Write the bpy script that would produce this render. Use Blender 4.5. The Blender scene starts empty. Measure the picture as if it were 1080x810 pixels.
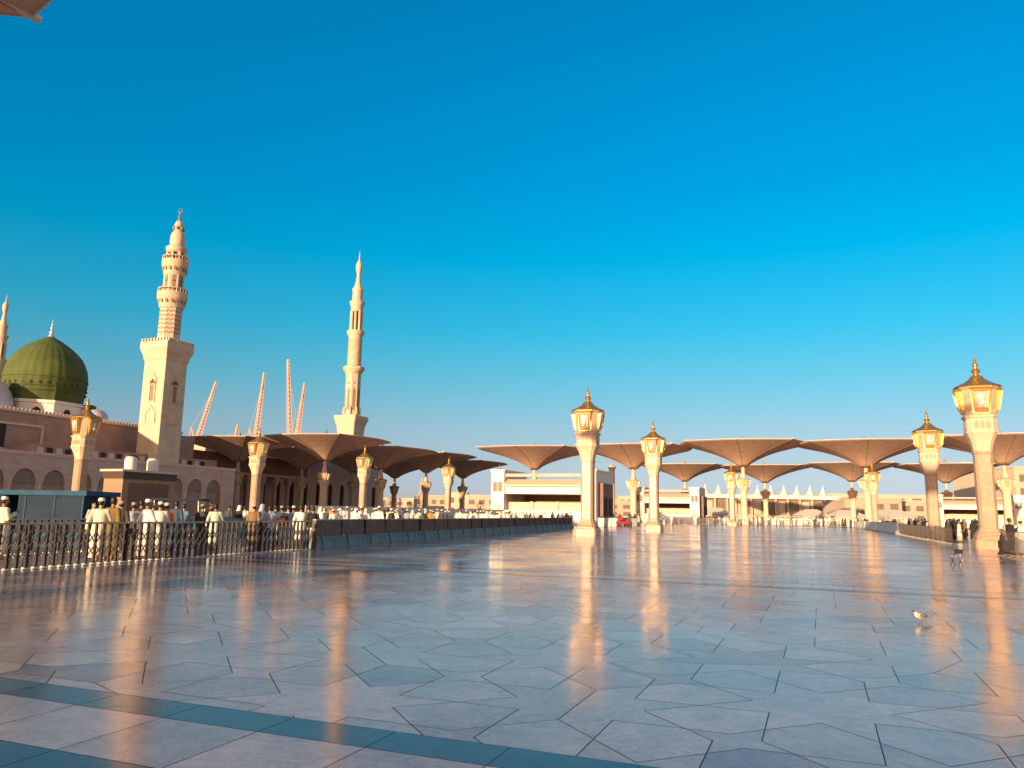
import bpy, bmesh, math, random
from math import sin, cos, tan, pi, radians, atan2, hypot, sqrt
from mathutils import Vector, Matrix, noise
rnd = random.Random(7)
S = bpy.context.scene; COL = S.collection
# ------------------------------------------------------------------ camera
H = 1.6; TH = radians(9.5); RO = radians(1.0); FP = 811.0
F_ = Vector((0, cos(TH), sin(TH))); U0 = Vector((0, -sin(TH), cos(TH))); R0 = Vector((1, 0, 0))
R_ = R0*cos(RO) + U0*sin(RO); U_ = U0*cos(RO) - R0*sin(RO)
cam = bpy.data.cameras.new('camera'); co = bpy.data.objects.new('camera', cam); COL.objects.link(co)
M4 = Matrix((R_, U_, -F_)).transposed().to_4x4(); M4.translation = Vector((0, 0, H)); co.matrix_world = M4
cam.sensor_width = 36; cam.lens = 36*FP/1080; cam.clip_start = .05; cam.clip_end = 9000
S.camera = co
def at(px, py, y):
    """world point at depth y seen at photo pixel px,py"""
    a = (px-540)/FP; b = (405-py)/FP; d = F_ + R_*a + U_*b
    t = y/d.y; return Vector((d.x*t, y, H+d.z*t))
def gx(px, y):
    """x of a thing standing on the ground at depth y whose eye-height point shows at column px"""
    return at(px, 540.7+(px-540)*.0175, y).x
# ------------------------------------------------------------------ light
SAZ = 214.0; SEL = 6.0
sdir = Vector((sin(radians(SAZ))*cos(radians(SEL)), cos(radians(SAZ))*cos(radians(SEL)), sin(radians(SEL))))
sl = bpy.data.lights.new('sun', 'SUN'); so = bpy.data.objects.new('sun', sl); COL.objects.link(so)
sl.energy = 5.0; sl.angle = radians(.6); sl.color = (1, .70, .40)
so.rotation_euler = sdir.to_track_quat('Z', 'Y').to_euler(); so.location = (0, 0, 60)
W = bpy.data.worlds.new('World'); S.world = W; W.use_nodes = True
nt = W.node_tree; nt.nodes.clear()
wo = nt.nodes.new('ShaderNodeOutputWorld'); bg = nt.nodes.new('ShaderNodeBackground')
sk = nt.nodes.new('ShaderNodeTexSky'); sk.sky_type = 'NISHITA'; sk.sun_disc = False
sk.sun_elevation = radians(SEL+6); sk.sun_rotation = radians(SAZ); sk.air_density = 1.0; sk.dust_density = .3; sk.ozone_density = 3.0
hs = nt.nodes.new('ShaderNodeHueSaturation'); hs.inputs['Hue'].default_value = .5; hs.inputs['Saturation'].default_value = 1.0
hs.inputs['Value'].default_value = 4.0
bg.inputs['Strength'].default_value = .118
# sky tint by height; unseen upper part brightened and warmed as added fill light
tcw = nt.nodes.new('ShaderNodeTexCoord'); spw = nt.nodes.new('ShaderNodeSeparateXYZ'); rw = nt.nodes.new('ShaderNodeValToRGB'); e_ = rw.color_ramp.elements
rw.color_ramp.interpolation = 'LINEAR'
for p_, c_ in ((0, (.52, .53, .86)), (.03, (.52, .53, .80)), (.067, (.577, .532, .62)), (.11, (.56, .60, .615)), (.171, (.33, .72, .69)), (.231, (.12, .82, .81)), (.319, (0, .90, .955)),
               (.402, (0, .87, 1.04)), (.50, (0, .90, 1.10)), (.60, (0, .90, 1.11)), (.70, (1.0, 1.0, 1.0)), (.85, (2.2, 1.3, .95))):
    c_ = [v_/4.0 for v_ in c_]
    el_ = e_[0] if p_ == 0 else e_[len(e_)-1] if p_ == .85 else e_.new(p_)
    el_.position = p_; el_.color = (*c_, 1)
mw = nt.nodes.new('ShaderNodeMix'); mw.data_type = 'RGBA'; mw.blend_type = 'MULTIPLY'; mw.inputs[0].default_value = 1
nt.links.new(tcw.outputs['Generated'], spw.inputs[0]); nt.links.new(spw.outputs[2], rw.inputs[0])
nt.links.new(sk.outputs[0], hs.inputs['Color']); # sunward sky behind the camera, tinted warm as added fill for the shade
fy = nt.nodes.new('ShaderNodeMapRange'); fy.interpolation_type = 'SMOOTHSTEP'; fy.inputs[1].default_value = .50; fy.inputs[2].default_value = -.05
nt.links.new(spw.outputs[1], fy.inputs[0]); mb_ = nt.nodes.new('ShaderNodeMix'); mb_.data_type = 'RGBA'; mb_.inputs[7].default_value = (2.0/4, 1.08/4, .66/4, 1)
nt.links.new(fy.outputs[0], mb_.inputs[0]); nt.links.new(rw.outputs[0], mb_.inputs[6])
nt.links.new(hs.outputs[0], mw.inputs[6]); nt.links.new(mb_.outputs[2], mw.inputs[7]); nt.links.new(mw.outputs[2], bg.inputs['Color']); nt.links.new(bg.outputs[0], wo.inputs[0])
S.view_settings.view_transform = 'Standard'; S.view_settings.look = 'None'; S.view_settings.exposure = 0.70; S.view_settings.gamma = 1
S.render.engine = 'CYCLES'
# ------------------------------------------------------------------ helpers
UA = radians(21.7); u = Vector((sin(UA), cos(UA), 0)); n = Vector((cos(UA), -sin(UA), 0)); RZ = -UA
class MB:
    def __init__(s): s.v = []; s.f = []; s.m = []
    def add(s, vs, fs, mi=0):
        o = len(s.v); s.v += [tuple(p) for p in vs]; s.f += [tuple(o+i for i in f) for f in fs]; s.m += [mi]*len(fs); return s
    def box(s, x0, x1, y0, y1, z0, z1, mi=0):
        return s.add([(x0,y0,z0),(x1,y0,z0),(x1,y1,z0),(x0,y1,z0),(x0,y0,z1),(x1,y0,z1),(x1,y1,z1),(x0,y1,z1)],
                     [(0,3,2,1),(4,5,6,7),(0,1,5,4),(1,2,6,5),(2,3,7,6),(3,0,4,7)], mi)
    def loft(s, rings, cap=True, mi=0, closed=True):
        k = len(rings[0]); vs = [p for r in rings for p in r]; fs = []
        for i in range(len(rings)-1):
            for j in range(k if closed else k-1):
                a = i*k+j; b = i*k+(j+1) % k; fs.append((a, b, b+k, a+k))
        if cap: fs += [tuple(range(k))[::-1], tuple(range((len(rings)-1)*k, len(rings)*k))]
        return s.add(vs, fs, mi)
    def lathe(s, prof, k=24, c=(0, 0), rot=0, mi=0):
        return s.loft([[(c[0]+r*cos(rot+2*pi*j/k), c[1]+r*sin(rot+2*pi*j/k), z) for j in range(k)] for r, z in prof], True, mi)
    def sq(s, prof, ch=.18, c=(0, 0), mi=0):
        """stack of chamfered square sections: (half width, z)"""
        rs = []
        for r, z in prof:
            a = r*(1-ch); rs.append([(c[0]+x, c[1]+y, z) for x, y in ((-a,-r),(a,-r),(r,-a),(r,a),(a,r),(-a,r),(-r,a),(-r,-a))])
        return s.loft(rs, True, mi)
    def tube(s, pts, rad, k=8, mi=0):
        pts = [Vector(p) for p in pts]; rad = rad if isinstance(rad, (list, tuple)) else [rad]*len(pts); rs = []
        for i, p in enumerate(pts):
            d = (pts[min(i+1, len(pts)-1)]-pts[max(i-1, 0)]).normalized()
            a = d.orthogonal().normalized() if i == 0 else (A - d*A.dot(d)).normalized()
            A = a; b = d.cross(a); rs.append([p+a*(rad[i]*cos(2*pi*j/k))+b*(rad[i]*sin(2*pi*j/k)) for j in range(k)])
        return s.loft(rs, True, mi)
    def ell(s, c, r, k=12, mi=0):
        rs = []
        for i in range(1, k): 
            t = -pi/2+pi*i/k; rs.append([(c[0]+r[0]*cos(t)*cos(2*pi*j/k), c[1]+r[1]*cos(t)*sin(2*pi*j/k), c[2]+r[2]*sin(t)) for j in range(k)])
        return s.loft(rs, True, mi)
    def build(s, name, mat=None, parent=None, smooth=False, loc=None, rz=None):
        me = bpy.data.meshes.new(name); me.from_pydata(s.v, [], s.f); 
        mats = mat if isinstance(mat, (list, tuple)) else [mat]
        for m in mats: me.materials.append(m)
        bm = bmesh.new(); bm.from_mesh(me); bmesh.ops.recalc_face_normals(bm, faces=bm.faces); bm.to_mesh(me); bm.free()
        if len(mats) > 1: me.polygons.foreach_set('material_index', s.m)
        if smooth: me.polygons.foreach_set('use_smooth', [True]*len(me.polygons)); 
        if smooth == 'auto':
            bm = bmesh.new(); bm.from_mesh(me)
            for e in bm.edges:
                if len(e.link_faces) == 2 and e.calc_face_angle() > radians(38): e.smooth = False
            bm.to_mesh(me); bm.free()
        o = bpy.data.objects.new(name, me); COL.objects.link(o)
        if parent: o.parent = parent
        if loc is not None: o.location = loc
        if rz is not None: o.rotation_euler.z = rz
        return o
def tag(o, label=None, cat=None, group=None, kind=None):
    if label: o['label'] = label
    if cat: o['category'] = cat
    if group: o['group'] = group
    if kind: o['kind'] = kind
    return o
def thing(name, label, cat, loc=(0, 0, 0), rz=0, group=None):
    o = bpy.data.objects.new(name, None); COL.objects.link(o); o.location = loc; o.rotation_euler.z = rz; o.empty_display_size = .3
    return tag(o, label, cat, group)
def kids(o): return [c for c in ALLK.get(o.name, [])]
def copy_tree(o, parent=None):
    c = o.copy(); COL.objects.link(c)
    if parent: c.parent = parent
    for ch in list(o.children): copy_tree(ch, c)
    return c
def dup(o, loc, rz=None, label=None, group=None, sc=None):
    c = copy_tree(o); c.location = loc
    if rz is not None: c.rotation_euler.z = rz
    if label: c['label'] = label
    if group: c['group'] = group
    if sc: c.scale = (sc,)*3 if not isinstance(sc, tuple) else sc
    return c
# ------------------------------------------------------------------ materials
def mat(name, col, rough=.7, metal=0, var=.15, scale=2.0, bump=0, bscale=30, col2=None, brick=None, spec=None, coat=0):
    m = bpy.data.materials.new(name); m.use_nodes = True; t = m.node_tree; b = t.nodes['Principled BSDF']
    b.inputs['Roughness'].default_value = rough; b.inputs['Metallic'].default_value = metal
    if spec is not None: b.inputs['Specular IOR Level'].default_value = spec
    if coat: b.inputs['Coat Weight'].default_value = coat
    tc = t.nodes.new('ShaderNodeTexCoord')
    no = t.nodes.new('ShaderNodeTexNoise'); no.inputs['Scale'].default_value = scale; no.inputs['Detail'].default_value = 6
    t.links.new(tc.outputs['Object'], no.inputs['Vector'])
    cr = t.nodes.new('ShaderNodeValToRGB'); e = cr.color_ramp.elements
    c2 = col2 or col
    e[0].position = .3; e[1].position = .7
    e[0].color = (*[max(0, c*(1-var)) for c in col], 1); e[1].color = (*[min(1, c*(1+var)) for c in c2], 1)
    t.links.new(no.outputs['Fac'], cr.inputs['Fac']); out = cr.outputs['Color']
    if brick:
        bw, bh, dark = brick; br = t.nodes.new('ShaderNodeTexBrick'); br.inputs['Scale'].default_value = 1
        br.inputs['Brick Width'].default_value = bw; br.inputs['Row Height'].default_value = bh; br.inputs['Mortar Size'].default_value = .012
        br.inputs['Color1'].default_value = (1, 1, 1, 1); br.inputs['Color2'].default_value = (.86, .86, .86, 1); br.inputs['Mortar'].default_value = (dark, dark, dark, 1)
        sp = t.nodes.new('ShaderNodeSeparateXYZ'); ad = t.nodes.new('ShaderNodeMath'); ad.operation = 'ADD'; cb = t.nodes.new('ShaderNodeCombineXYZ')
        t.links.new(tc.outputs['Object'], sp.inputs[0]); t.links.new(sp.outputs[0], ad.inputs[0]); t.links.new(sp.outputs[1], ad.inputs[1])
        t.links.new(ad.outputs[0], cb.inputs[0]); t.links.new(sp.outputs[2], cb.inputs[1]); t.links.new(cb.outputs[0], br.inputs['Vector'])
        mx = t.nodes.new('ShaderNodeMix'); mx.data_type = 'RGBA'; mx.blend_type = 'MULTIPLY'; mx.inputs[0].default_value = 1
        t.links.new(out, mx.inputs[6]); t.links.new(br.outputs['Color'], mx.inputs[7]); out = mx.outputs[2]
    t.links.new(out, b.inputs['Base Color'])
    if bump:
        n2 = t.nodes.new('ShaderNodeTexNoise'); n2.inputs['Scale'].default_value = bscale; n2.inputs['Detail'].default_value = 4
        bp = t.nodes.new('ShaderNodeBump'); bp.inputs['Strength'].default_value = bump; bp.inputs['Distance'].default_value = .02
        t.links.new(tc.outputs['Object'], n2.inputs['Vector']); t.links.new(n2.outputs['Fac'], bp.inputs['Height']); t.links.new(bp.outputs[0], b.inputs['Normal'])
    return m
LAMPST = mat('pink granite', (.43, .285, .195), .38, var=.16, scale=5, bump=.05, brick=(1.4, .62, .72))
CREAM = mat('cream stone', (.60, .46, .33), .6, var=.10, scale=3, bump=.05)
GOLD = mat('gold metal', (.72, .42, .12), .33, metal=.85, var=.12, scale=6)
GOLDP = mat('pale gilt panel', (.84, .64, .40), .36, metal=.55, var=.14, scale=4)
ROOFG = mat('aged gilt roof', (.52, .31, .10), .4, metal=.8, var=.2, scale=6)
GLASS = mat('frosted lamp glass', (.42, .42, .40), .12, var=.18, scale=9, coat=.5)
CANV = mat('tan canvas', (.74, .50, .36), .85, var=.10, scale=1.2, col2=(.78, .54, .39))
def translucent(m, f):
    t = m.node_tree; b = t.nodes['Principled BSDF']; o = t.nodes['Material Output']; tr = t.nodes.new('ShaderNodeBsdfTranslucent'); mx = t.nodes.new('ShaderNodeMixShader')
    t.links.new(b.inputs['Base Color'].links[0].from_socket, tr.inputs[0]); mx.inputs[0].default_value = f
    t.links.new(b.outputs[0], mx.inputs[1]); t.links.new(tr.outputs[0], mx.inputs[2]); t.links.new(mx.outputs[0], o.inputs[0])
translucent(CANV, .35)
EDGE = mat('pale canvas trim', (.72, .62, .50), .8, var=.06)
RIB = mat('umbrella arm', (.34, .23, .16), .5, var=.1)
MOSQ = mat('rose granite wall', (.40, .245, .20), .65, var=.12, scale=.6, brick=(1.6, .55, .86))
MOSQ2 = mat('beige granite wall', (.58, .40, .345), .65, var=.10, scale=.6, brick=(1.6, .5, .88))
TRIM = mat('pale stone trim', (.66, .50, .43), .6, var=.08, scale=2)
MINST = mat('minaret limestone', (.62, .48, .36), .7, var=.10, scale=.5, brick=(1.2, .6, .88))
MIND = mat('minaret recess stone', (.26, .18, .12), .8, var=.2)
ZIG = mat('rose inlay', (.36, .20, .14), .7)
GREEN = mat('green painted lead', (.060, .088, .018), .8, var=.16, scale=.4, col2=(.082, .108, .025), bump=.1, bscale=3)
WHITE = mat('white plaster', (.74, .70, .66), .6, var=.06, scale=1)
SILV = mat('pale lead dome', (.52, .50, .56), .35, metal=.2, var=.1, scale=1)
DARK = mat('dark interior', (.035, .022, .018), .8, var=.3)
HALL = mat('shade-dark rose facade', (.22, .13, .10), .7, var=.12, scale=.5, brick=(1.5, .6, .85))
KIOSK = mat('kiosk cladding', (.34, .19, .11), .6, var=.06, scale=2, brick=(9, .45, .8))
KIOSKF = mat('kiosk brown shutter', (.17, .09, .06), .7, var=.06, brick=(9, .3, .8))
KIOSKD = mat('kiosk brown fascia', (.045, .018, .014), .5, var=.1)
FENM = mat('dark bronze steel', (.028, .018, .016), .5, metal=.2, var=.3, scale=12)
FENL = mat('worn steel bars', (.36, .28, .23), .4, metal=.5, var=.25, scale=12)
RAIL = mat('worn beige rail', (.50, .38, .28), .5, var=.3, scale=5)
FOOT = mat('white plastic foot', (.74, .70, .66), .5)
BLUE = mat('weathered blue plastic', (.14, .20, .235), .7, spec=.15, var=.2, scale=3, col2=(.18, .25, .285))
MESH = mat('grey brown screen', (.20, .17, .165), .85, spec=.1, var=.3, scale=8)
BLUEP = mat('blue grey panel', (.03, .05, .08), .95, var=.14, scale=1, spec=.05)
BLUER = mat('blue roof strip', (.04, .10, .17), .95, var=.12, spec=.05)
CRANE = mat('faded red steel', (.58, .36, .27), .6, var=.15, scale=.2)
CITY = [mat('tan city wall', (.52, .40, .32), .8, var=.08, scale=.05), mat('pink city wall', (.50, .36, .30), .8, var=.08, scale=.05), mat('cream city wall', (.55, .45, .35), .8, var=.08, scale=.05)]  # far walls paled in colour as distance haze
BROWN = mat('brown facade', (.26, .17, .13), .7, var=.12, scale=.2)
WIN = mat('haze-paled window glass', (.20, .15, .13), .15, var=.3)  # glass colour paled to stand in for distance haze
SKIN = [mat('brown skin', (.28, .15, .09), .55, var=.06), mat('tan skin', (.42, .25, .17), .55, var=.06)]
HAIR = mat('black hair', (.015, .012, .011), .5, var=.3, scale=30)
RED = mat('red paint', (.55, .045, .03), .4, var=.1)
RUB = mat('black rubber', (.02, .02, .02), .8)
TREE = mat('dark green leaves', (.05, .065, .03), .8, var=.4, scale=1)
TRUNK = mat('bark', (.12, .08, .05), .9)
C = {k: mat(k+' cloth', c, .85, var=.08, scale=6, bump=.25, bscale=14) for k, c in dict(white=(.78,.75,.70), cream=(.74,.66,.50), grey=(.30,.29,.30),
     navy=(.05,.08,.14), blue=(.13,.22,.36), black=(.02,.018,.02), brown=(.22,.13,.07), olive=(.20,.13,.03), lavender=(.36,.38,.52), orange=(.80,.24,.03),
     khaki=(.40,.31,.19), mint=(.52,.60,.50), pink=(.66,.44,.42), red=(.5,.05,.04), charcoal=(.06,.055,.06)).items()}
# ------------------------------------------------------------------ floor
def floor_mat():
    m = bpy.data.materials.new('polished marble'); m.use_nodes = True; t = m.node_tree; b = t.nodes['Principled BSDF']; N = t.nodes.new; L = t.links.new
    at_ = N('ShaderNodeAttribute'); at_.attribute_name = 'tile'
    tc = N('ShaderNodeTexCoord')
    n1 = N('ShaderNodeTexNoise'); n1.inputs['Scale'].default_value = .8; n1.inputs['Detail'].default_value = 8; n1.inputs['Roughness'].default_value = .65
    n3 = N('ShaderNodeTexNoise'); n3.inputs['Scale'].default_value = 6.5; n3.inputs['Distortion'].default_value = 1.2; n3.inputs['Detail'].default_value = 8; n3.inputs['Roughness'].default_value = .75
    # every slab has its own veining: shift the coordinates by the tile attribute
    ad = N('ShaderNodeVectorMath'); ad.operation = 'MULTIPLY_ADD'; ad.inputs[1].default_value = (37, 61, 23)
    L(at_.outputs['Color'], ad.inputs[0]); L(tc.outputs['Object'], ad.inputs[2])
    L(ad.outputs[0], n1.inputs['Vector']); L(ad.outputs[0], n3.inputs['Vector'])
    r1 = N('ShaderNodeMapRange'); r1.inputs[1].default_value = .3; r1.inputs[2].default_value = .7; r1.inputs[3].default_value = .70; r1.inputs[4].default_value = 1.22; L(n1.outputs['Fac'], r1.inputs[0])
    r3 = N('ShaderNodeMapRange'); r3.inputs[1].default_value = .3; r3.inputs[2].default_value = .7; r3.inputs[3].default_value = .70; r3.inputs[4].default_value = 1.24; L(n3.outputs['Fac'], r3.inputs[0])
    mu = N('ShaderNodeMath'); mu.operation = 'MULTIPLY'; L(r1.outputs[0], mu.inputs[0]); L(r3.outputs[0], mu.inputs[1])
    vm = N('ShaderNodeVectorMath'); vm.operation = 'SCALE'; L(at_.outputs['Color'], vm.inputs[0]); L(mu.outputs[0], vm.inputs['Scale'])
    L(vm.outputs[0], b.inputs['Base Color'])
    # roughness: wear patches
    n4 = N('ShaderNodeTexNoise'); n4.inputs['Scale'].default_value = .35; n4.inputs['Detail'].default_value = 5; L(tc.outputs['Object'], n4.inputs['Vector'])
    r4 = N('ShaderNodeMapRange'); r4.inputs[1].default_value = .35; r4.inputs[2].default_value = .65; r4.inputs[3].default_value = .095; r4.inputs[4].default_value = .19; L(n4.outputs['Fac'], r4.inputs[0])
    n6 = N('ShaderNodeTexNoise'); n6.inputs['Scale'].default_value = 4.5; n6.inputs['Detail'].default_value = 9; n6.inputs['Roughness'].default_value = .8; L(tc.outputs['Object'], n6.inputs['Vector'])
    r6 = N('ShaderNodeMapRange'); r6.inputs[1].default_value = .52; r6.inputs[2].default_value = .75; r6.inputs[3].default_value = 0; r6.inputs[4].default_value = .16; L(n6.outputs['Fac'], r6.inputs[0])
    a6 = N('ShaderNodeMath'); a6.operation = 'ADD'; L(r4.outputs[0], a6.inputs[0]); L(r6.outputs[0], a6.inputs[1])
    L(a6.outputs[0], b.inputs['Roughness'])
    # waviness + a slight tilt of each slab
    n5 = N('ShaderNodeTexNoise'); n5.inputs['Scale'].default_value = 1.3; n5.inputs['Detail'].default_value = 3; L(ad.outputs[0], n5.inputs['Vector'])
    bp = N('ShaderNodeBump'); bp.inputs['Strength'].default_value = .35; bp.inputs['Distance'].default_value = .006; L(n5.outputs['Fac'], bp.inputs['Height'])
    tl = N('ShaderNodeAttribute'); tl.attribute_name = 'tilt'
    s1 = N('ShaderNodeVectorMath'); s1.operation = 'SUBTRACT'; s1.inputs[1].default_value = (.5, .5, .5); L(tl.outputs['Color'], s1.inputs[0])
    s2 = N('ShaderNodeVectorMath'); s2.operation = 'MULTIPLY'; s2.inputs[1].default_value = (.010, .010, 0); L(s1.outputs[0], s2.inputs[0])
    s3 = N('ShaderNodeVectorMath'); s3.operation = 'ADD'; L(bp.outputs[0], s3.inputs[0]); L(s2.outputs[0], s3.inputs[1])
    s4 = N('ShaderNodeVectorMath'); s4.operation = 'NORMALIZE'; L(s3.outputs[0], s4.inputs[0]); L(s4.outputs[0], b.inputs['Normal'])
    b.inputs['IOR'].default_value = 1.46
    return m
FLOOR = floor_mat()
JOINT = mat('dark joint', (.13, .095, .085), .6, var=.2)
SAND = mat('dusty asphalt', (.16, .14, .12), .9, var=.15, scale=.02)
g = MB().add([(-4000,-400,-.03),(4000,-400,-.03),(4000,7000,-.03),(-4000,7000,-.03)], [(0,1,2,3)]).build('ground', SAND); g['kind'] = 'structure'
g = MB().add([(-260,-120,0),(260,-120,0),(260,330,0),(-260,330,0)], [(0,1,2,3)]).build('plaza_bed', JOINT); g['kind'] = 'structure'
def star_tiles(a, i0, i1, j0, j1, rot):
    """eight-fold star pattern; returns polygons in the plane"""
    P = a*(1+sqrt(2)); polys = []; key = {}; inner = {}
    ang = radians(67.5)
    def K(p): return (round(p[0], 3), round(p[1], 3))
    corners = {}
    for i in range(i0, i1):
        for j in range(j0, j1):
            for typ in (0, 1):
                if typ == 0:
                    c = (i*P, j*P); k = 8; Rr = a/(2*sin(pi/8)); off = pi/8
                else:
                    c = ((i+.5)*P, (j+.5)*P); k = 4; Rr = a/sqrt(2); off = 0
                vs = [(c[0]+Rr*cos(off+2*pi*q/k), c[1]+Rr*sin(off+2*pi*q/k)) for q in range(k)]
                mids = [((vs[q][0]+vs[(q+1) % k][0])/2, (vs[q][1]+vs[(q+1) % k][1])/2) for q in range(k)]
                star = []; inn = []
                for q in range(k):
                    m1 = mids[q]; m2 = mids[(q+1) % k]; V = vs[(q+1) % k]
                    # isosceles apex towards the cell's centre
                    half = pi/k; L_ = hypot(m1[0]-m2[0], m1[1]-m2[1])/2
                    base = ang-half; hgt = L_*tan(base)
                    mx, my = (m1[0]+m2[0])/2, (m1[1]+m2[1])/2
                    dx, dy = c[0]-mx, c[1]-my; dl = hypot(dx, dy); hgt = min(hgt, dl*.92)
                    ip = (mx+dx/dl*hgt, my+dy/dl*hgt); inn.append(ip); star += [m1, ip]
                    corners.setdefault(K(V), []).append((m1, ip, m2, V))
                r = rnd.random()
                if k == 4: polys.append(star)
                elif r < .4: polys.append(star)
                else:
                    q = rnd.randrange(8); w = rnd.choice((3, 4, 5)); s0 = 2*q+1; s1 = (s0+2*w) % 16
                    def arc(a_, b_):
                        o = []; x = a_
                        while True:
                            o.append(star[x]); 
                            if x == b_: return o
                            x = (x+1) % 16
                    A1 = arc(s0, s1); A2 = arc(s1, s0); polys += [A1, A2] if r < .8 else [A1+[c], A2+[c]] if w != 4 else [A1, A2]
    for kk, l in corners.items():
        if len(l) < 3: continue
        pts = {}
        V = l[0][3]
        for m1, ip, m2, _ in l:
            for p in (m1, ip, m2): pts[K(p)] = p
        ps = sorted(pts.values(), key=lambda p: atan2(p[1]-V[1], p[0]-V[0])); polys.append(ps)
    cr, sr = cos(rot), sin(rot)
    return [[(x*cr-y*sr, x*sr+y*cr) for x, y in p] for p in polys]
def inset(poly, d):
    k = len(poly); A = sum(poly[i][0]*poly[(i+1) % k][1]-poly[(i+1) % k][0]*poly[i][1] for i in range(k))/2
    if abs(A) < .004: return None
    if A < 0: poly = poly[::-1]
    o = []
    for i in range(k):
        p0, p1, p2 = Vector(poly[i-1]), Vector(poly[i]), Vector(poly[(i+1) % k])
        e1 = (p1-p0); e2 = (p2-p1)
        if e1.length < 1e-4 or e2.length < 1e-4: continue
        e1.normalize(); e2.normalize(); n1 = Vector((-e1.y, e1.x)); n2 = Vector((-e2.y, e2.x)); b = (n1+n2)
        if b.length < .25: o.append(tuple(p1+n1*d)); continue
        b.normalize(); o.append(tuple(p1+b*(d/max(.35, b.dot(n1)))))
    return o
def make_floor():
    polys = []
    bands = [(3.50, 4.82, 3.92, 5.24)]
    st = star_tiles(.86, -46, 52, -4, 90, 0)   # first in (n,u) axes, turned half a step so one family of joints follows u
    c_, s_ = cos(radians(22.5)), sin(radians(22.5))
    st = [[(x*c_-y*s_+.4, x*s_+y*c_+.9) for x, y in p] for p in st]
    per = 15.6; kk = 0
    edges = [(5.24+per*i, 3.50+per*(i+1)) for i in range(0, 12)]
    for p in st:
        lo = min(q[1] for q in p); hi = max(q[1] for q in p); mx = sum(q[0] for q in p)/len(p)
        if hi < 5.24 or abs(mx) > 95 or hi > 160: continue
        polys.append((p, 's'))
    for i in range(-1, 11):
        base = per*i
        for (a, b, kd) in ((3.50, 3.92, 'b'), (3.92, 4.82, 'w'), (4.82, 5.24, 'b')):
            w = .9
            for k in range(-60, 60): 
                x = k*w-.25
                polys.append(([(x, base+a), (x+w, base+a), (x+w, base+b), (x, base+b)], kd))
    for k in range(-30, 30):       # plain slabs this side of the first pair of bands
        for j in range(0, 14):
            x = k*.9-.25; y = 3.5-(j+1)*.9; polys.append(([(x, y), (x+.9, y), (x+.9, y+.9), (x, y+.9)], 'w'))
    vs = []; fs = []; cols = []; tl = []; bedv = MB()
    for i in range(-1, 11):      # dark bedding under the straight border bands
        q4 = [n*x+u*(per*i+y) for x, y in ((-60, 3.49), (60, 3.49), (60, 5.25), (-60, 5.25))]
        if i >= 0: bedv.add([(q.x, q.y, .0055) for q in q4], [(0, 1, 2, 3)])
    bedv.build('plaza_band_bed', JOINT)['kind'] = 'structure'
    for p, kd in polys:
        cx = sum(q[0] for q in p)/len(p); cy = sum(q[1] for q in p)/len(p)
        W_ = n*cx+u*cy
        if W_.y < -3 or abs(W_.x) > 8+W_.y*.85: continue
        q = inset(p, .0048)
        ar = lambda P: sum(P[i][0]*P[(i+1) % len(P)][1]-P[(i+1) % len(P)][0]*P[i][1] for i in range(len(P)))/2
        a0 = abs(ar(p))
        if not q or len(q) < 3 or ar(q) < .6*a0:
            if a0 < .0015: continue
            mx_, my_ = sum(v[0] for v in p)/len(p), sum(v[1] for v in p)/len(p); q = [(mx_+(v[0]-mx_)*.985, my_+(v[1]-my_)*.985) for v in p]
            if ar(q) < 0: q = q[::-1]
        k1, k2, k3 = rnd.uniform(.85, 1.15), rnd.uniform(.87, 1.10), rnd.uniform(.97, 1.06)
        if kd == 'b': c = [v*k1 for v in (.095, .082, .084)]
        else:
            r = noise.noise(Vector((cx*.07, cy*.07, 3)))+rnd.uniform(-.5, .5); 
            if kd == 's' and rnd.random() < .12: c = [v*k2 for v in (.38, .25, .24)]
            elif r > .42 and kd == 's': c = [v*k2 for v in (.46, .355, .34)]
            else: c = [.52*k2*k3, .41*k2, .39*k2]
        o = len(vs)
        zt = .004 if kd == 's' or cy < 3.4 else .0075
        for a, b in q: w = n*a+u*b; vs.append((w.x, w.y, zt))
        fs.append(tuple(range(o, o+len(q)))); cols.append(c); tl.append((rnd.random(), rnd.random(), .5))
    me = bpy.data.meshes.new('plaza_floor'); me.from_pydata(vs, [], fs); me.materials.append(FLOOR)
    bm = bmesh.new(); bm.from_mesh(me)
    for f in bm.faces:
        f.normal_update()
        if f.normal.z < 0: f.normal_flip()
    bm.to_mesh(me); bm.free()
    A = me.attributes.new('tile', 'FLOAT_COLOR', 'FACE'); B = me.attributes.new('tilt', 'FLOAT_COLOR', 'FACE')
    for i in range(len(cols)): A.data[i].color = (*cols[i], 1); B.data[i].color = (*tl[i], 1)
    o = bpy.data.objects.new('plaza_floor', me); COL.objects.link(o); o['kind'] = 'structure'
make_floor()
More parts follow.
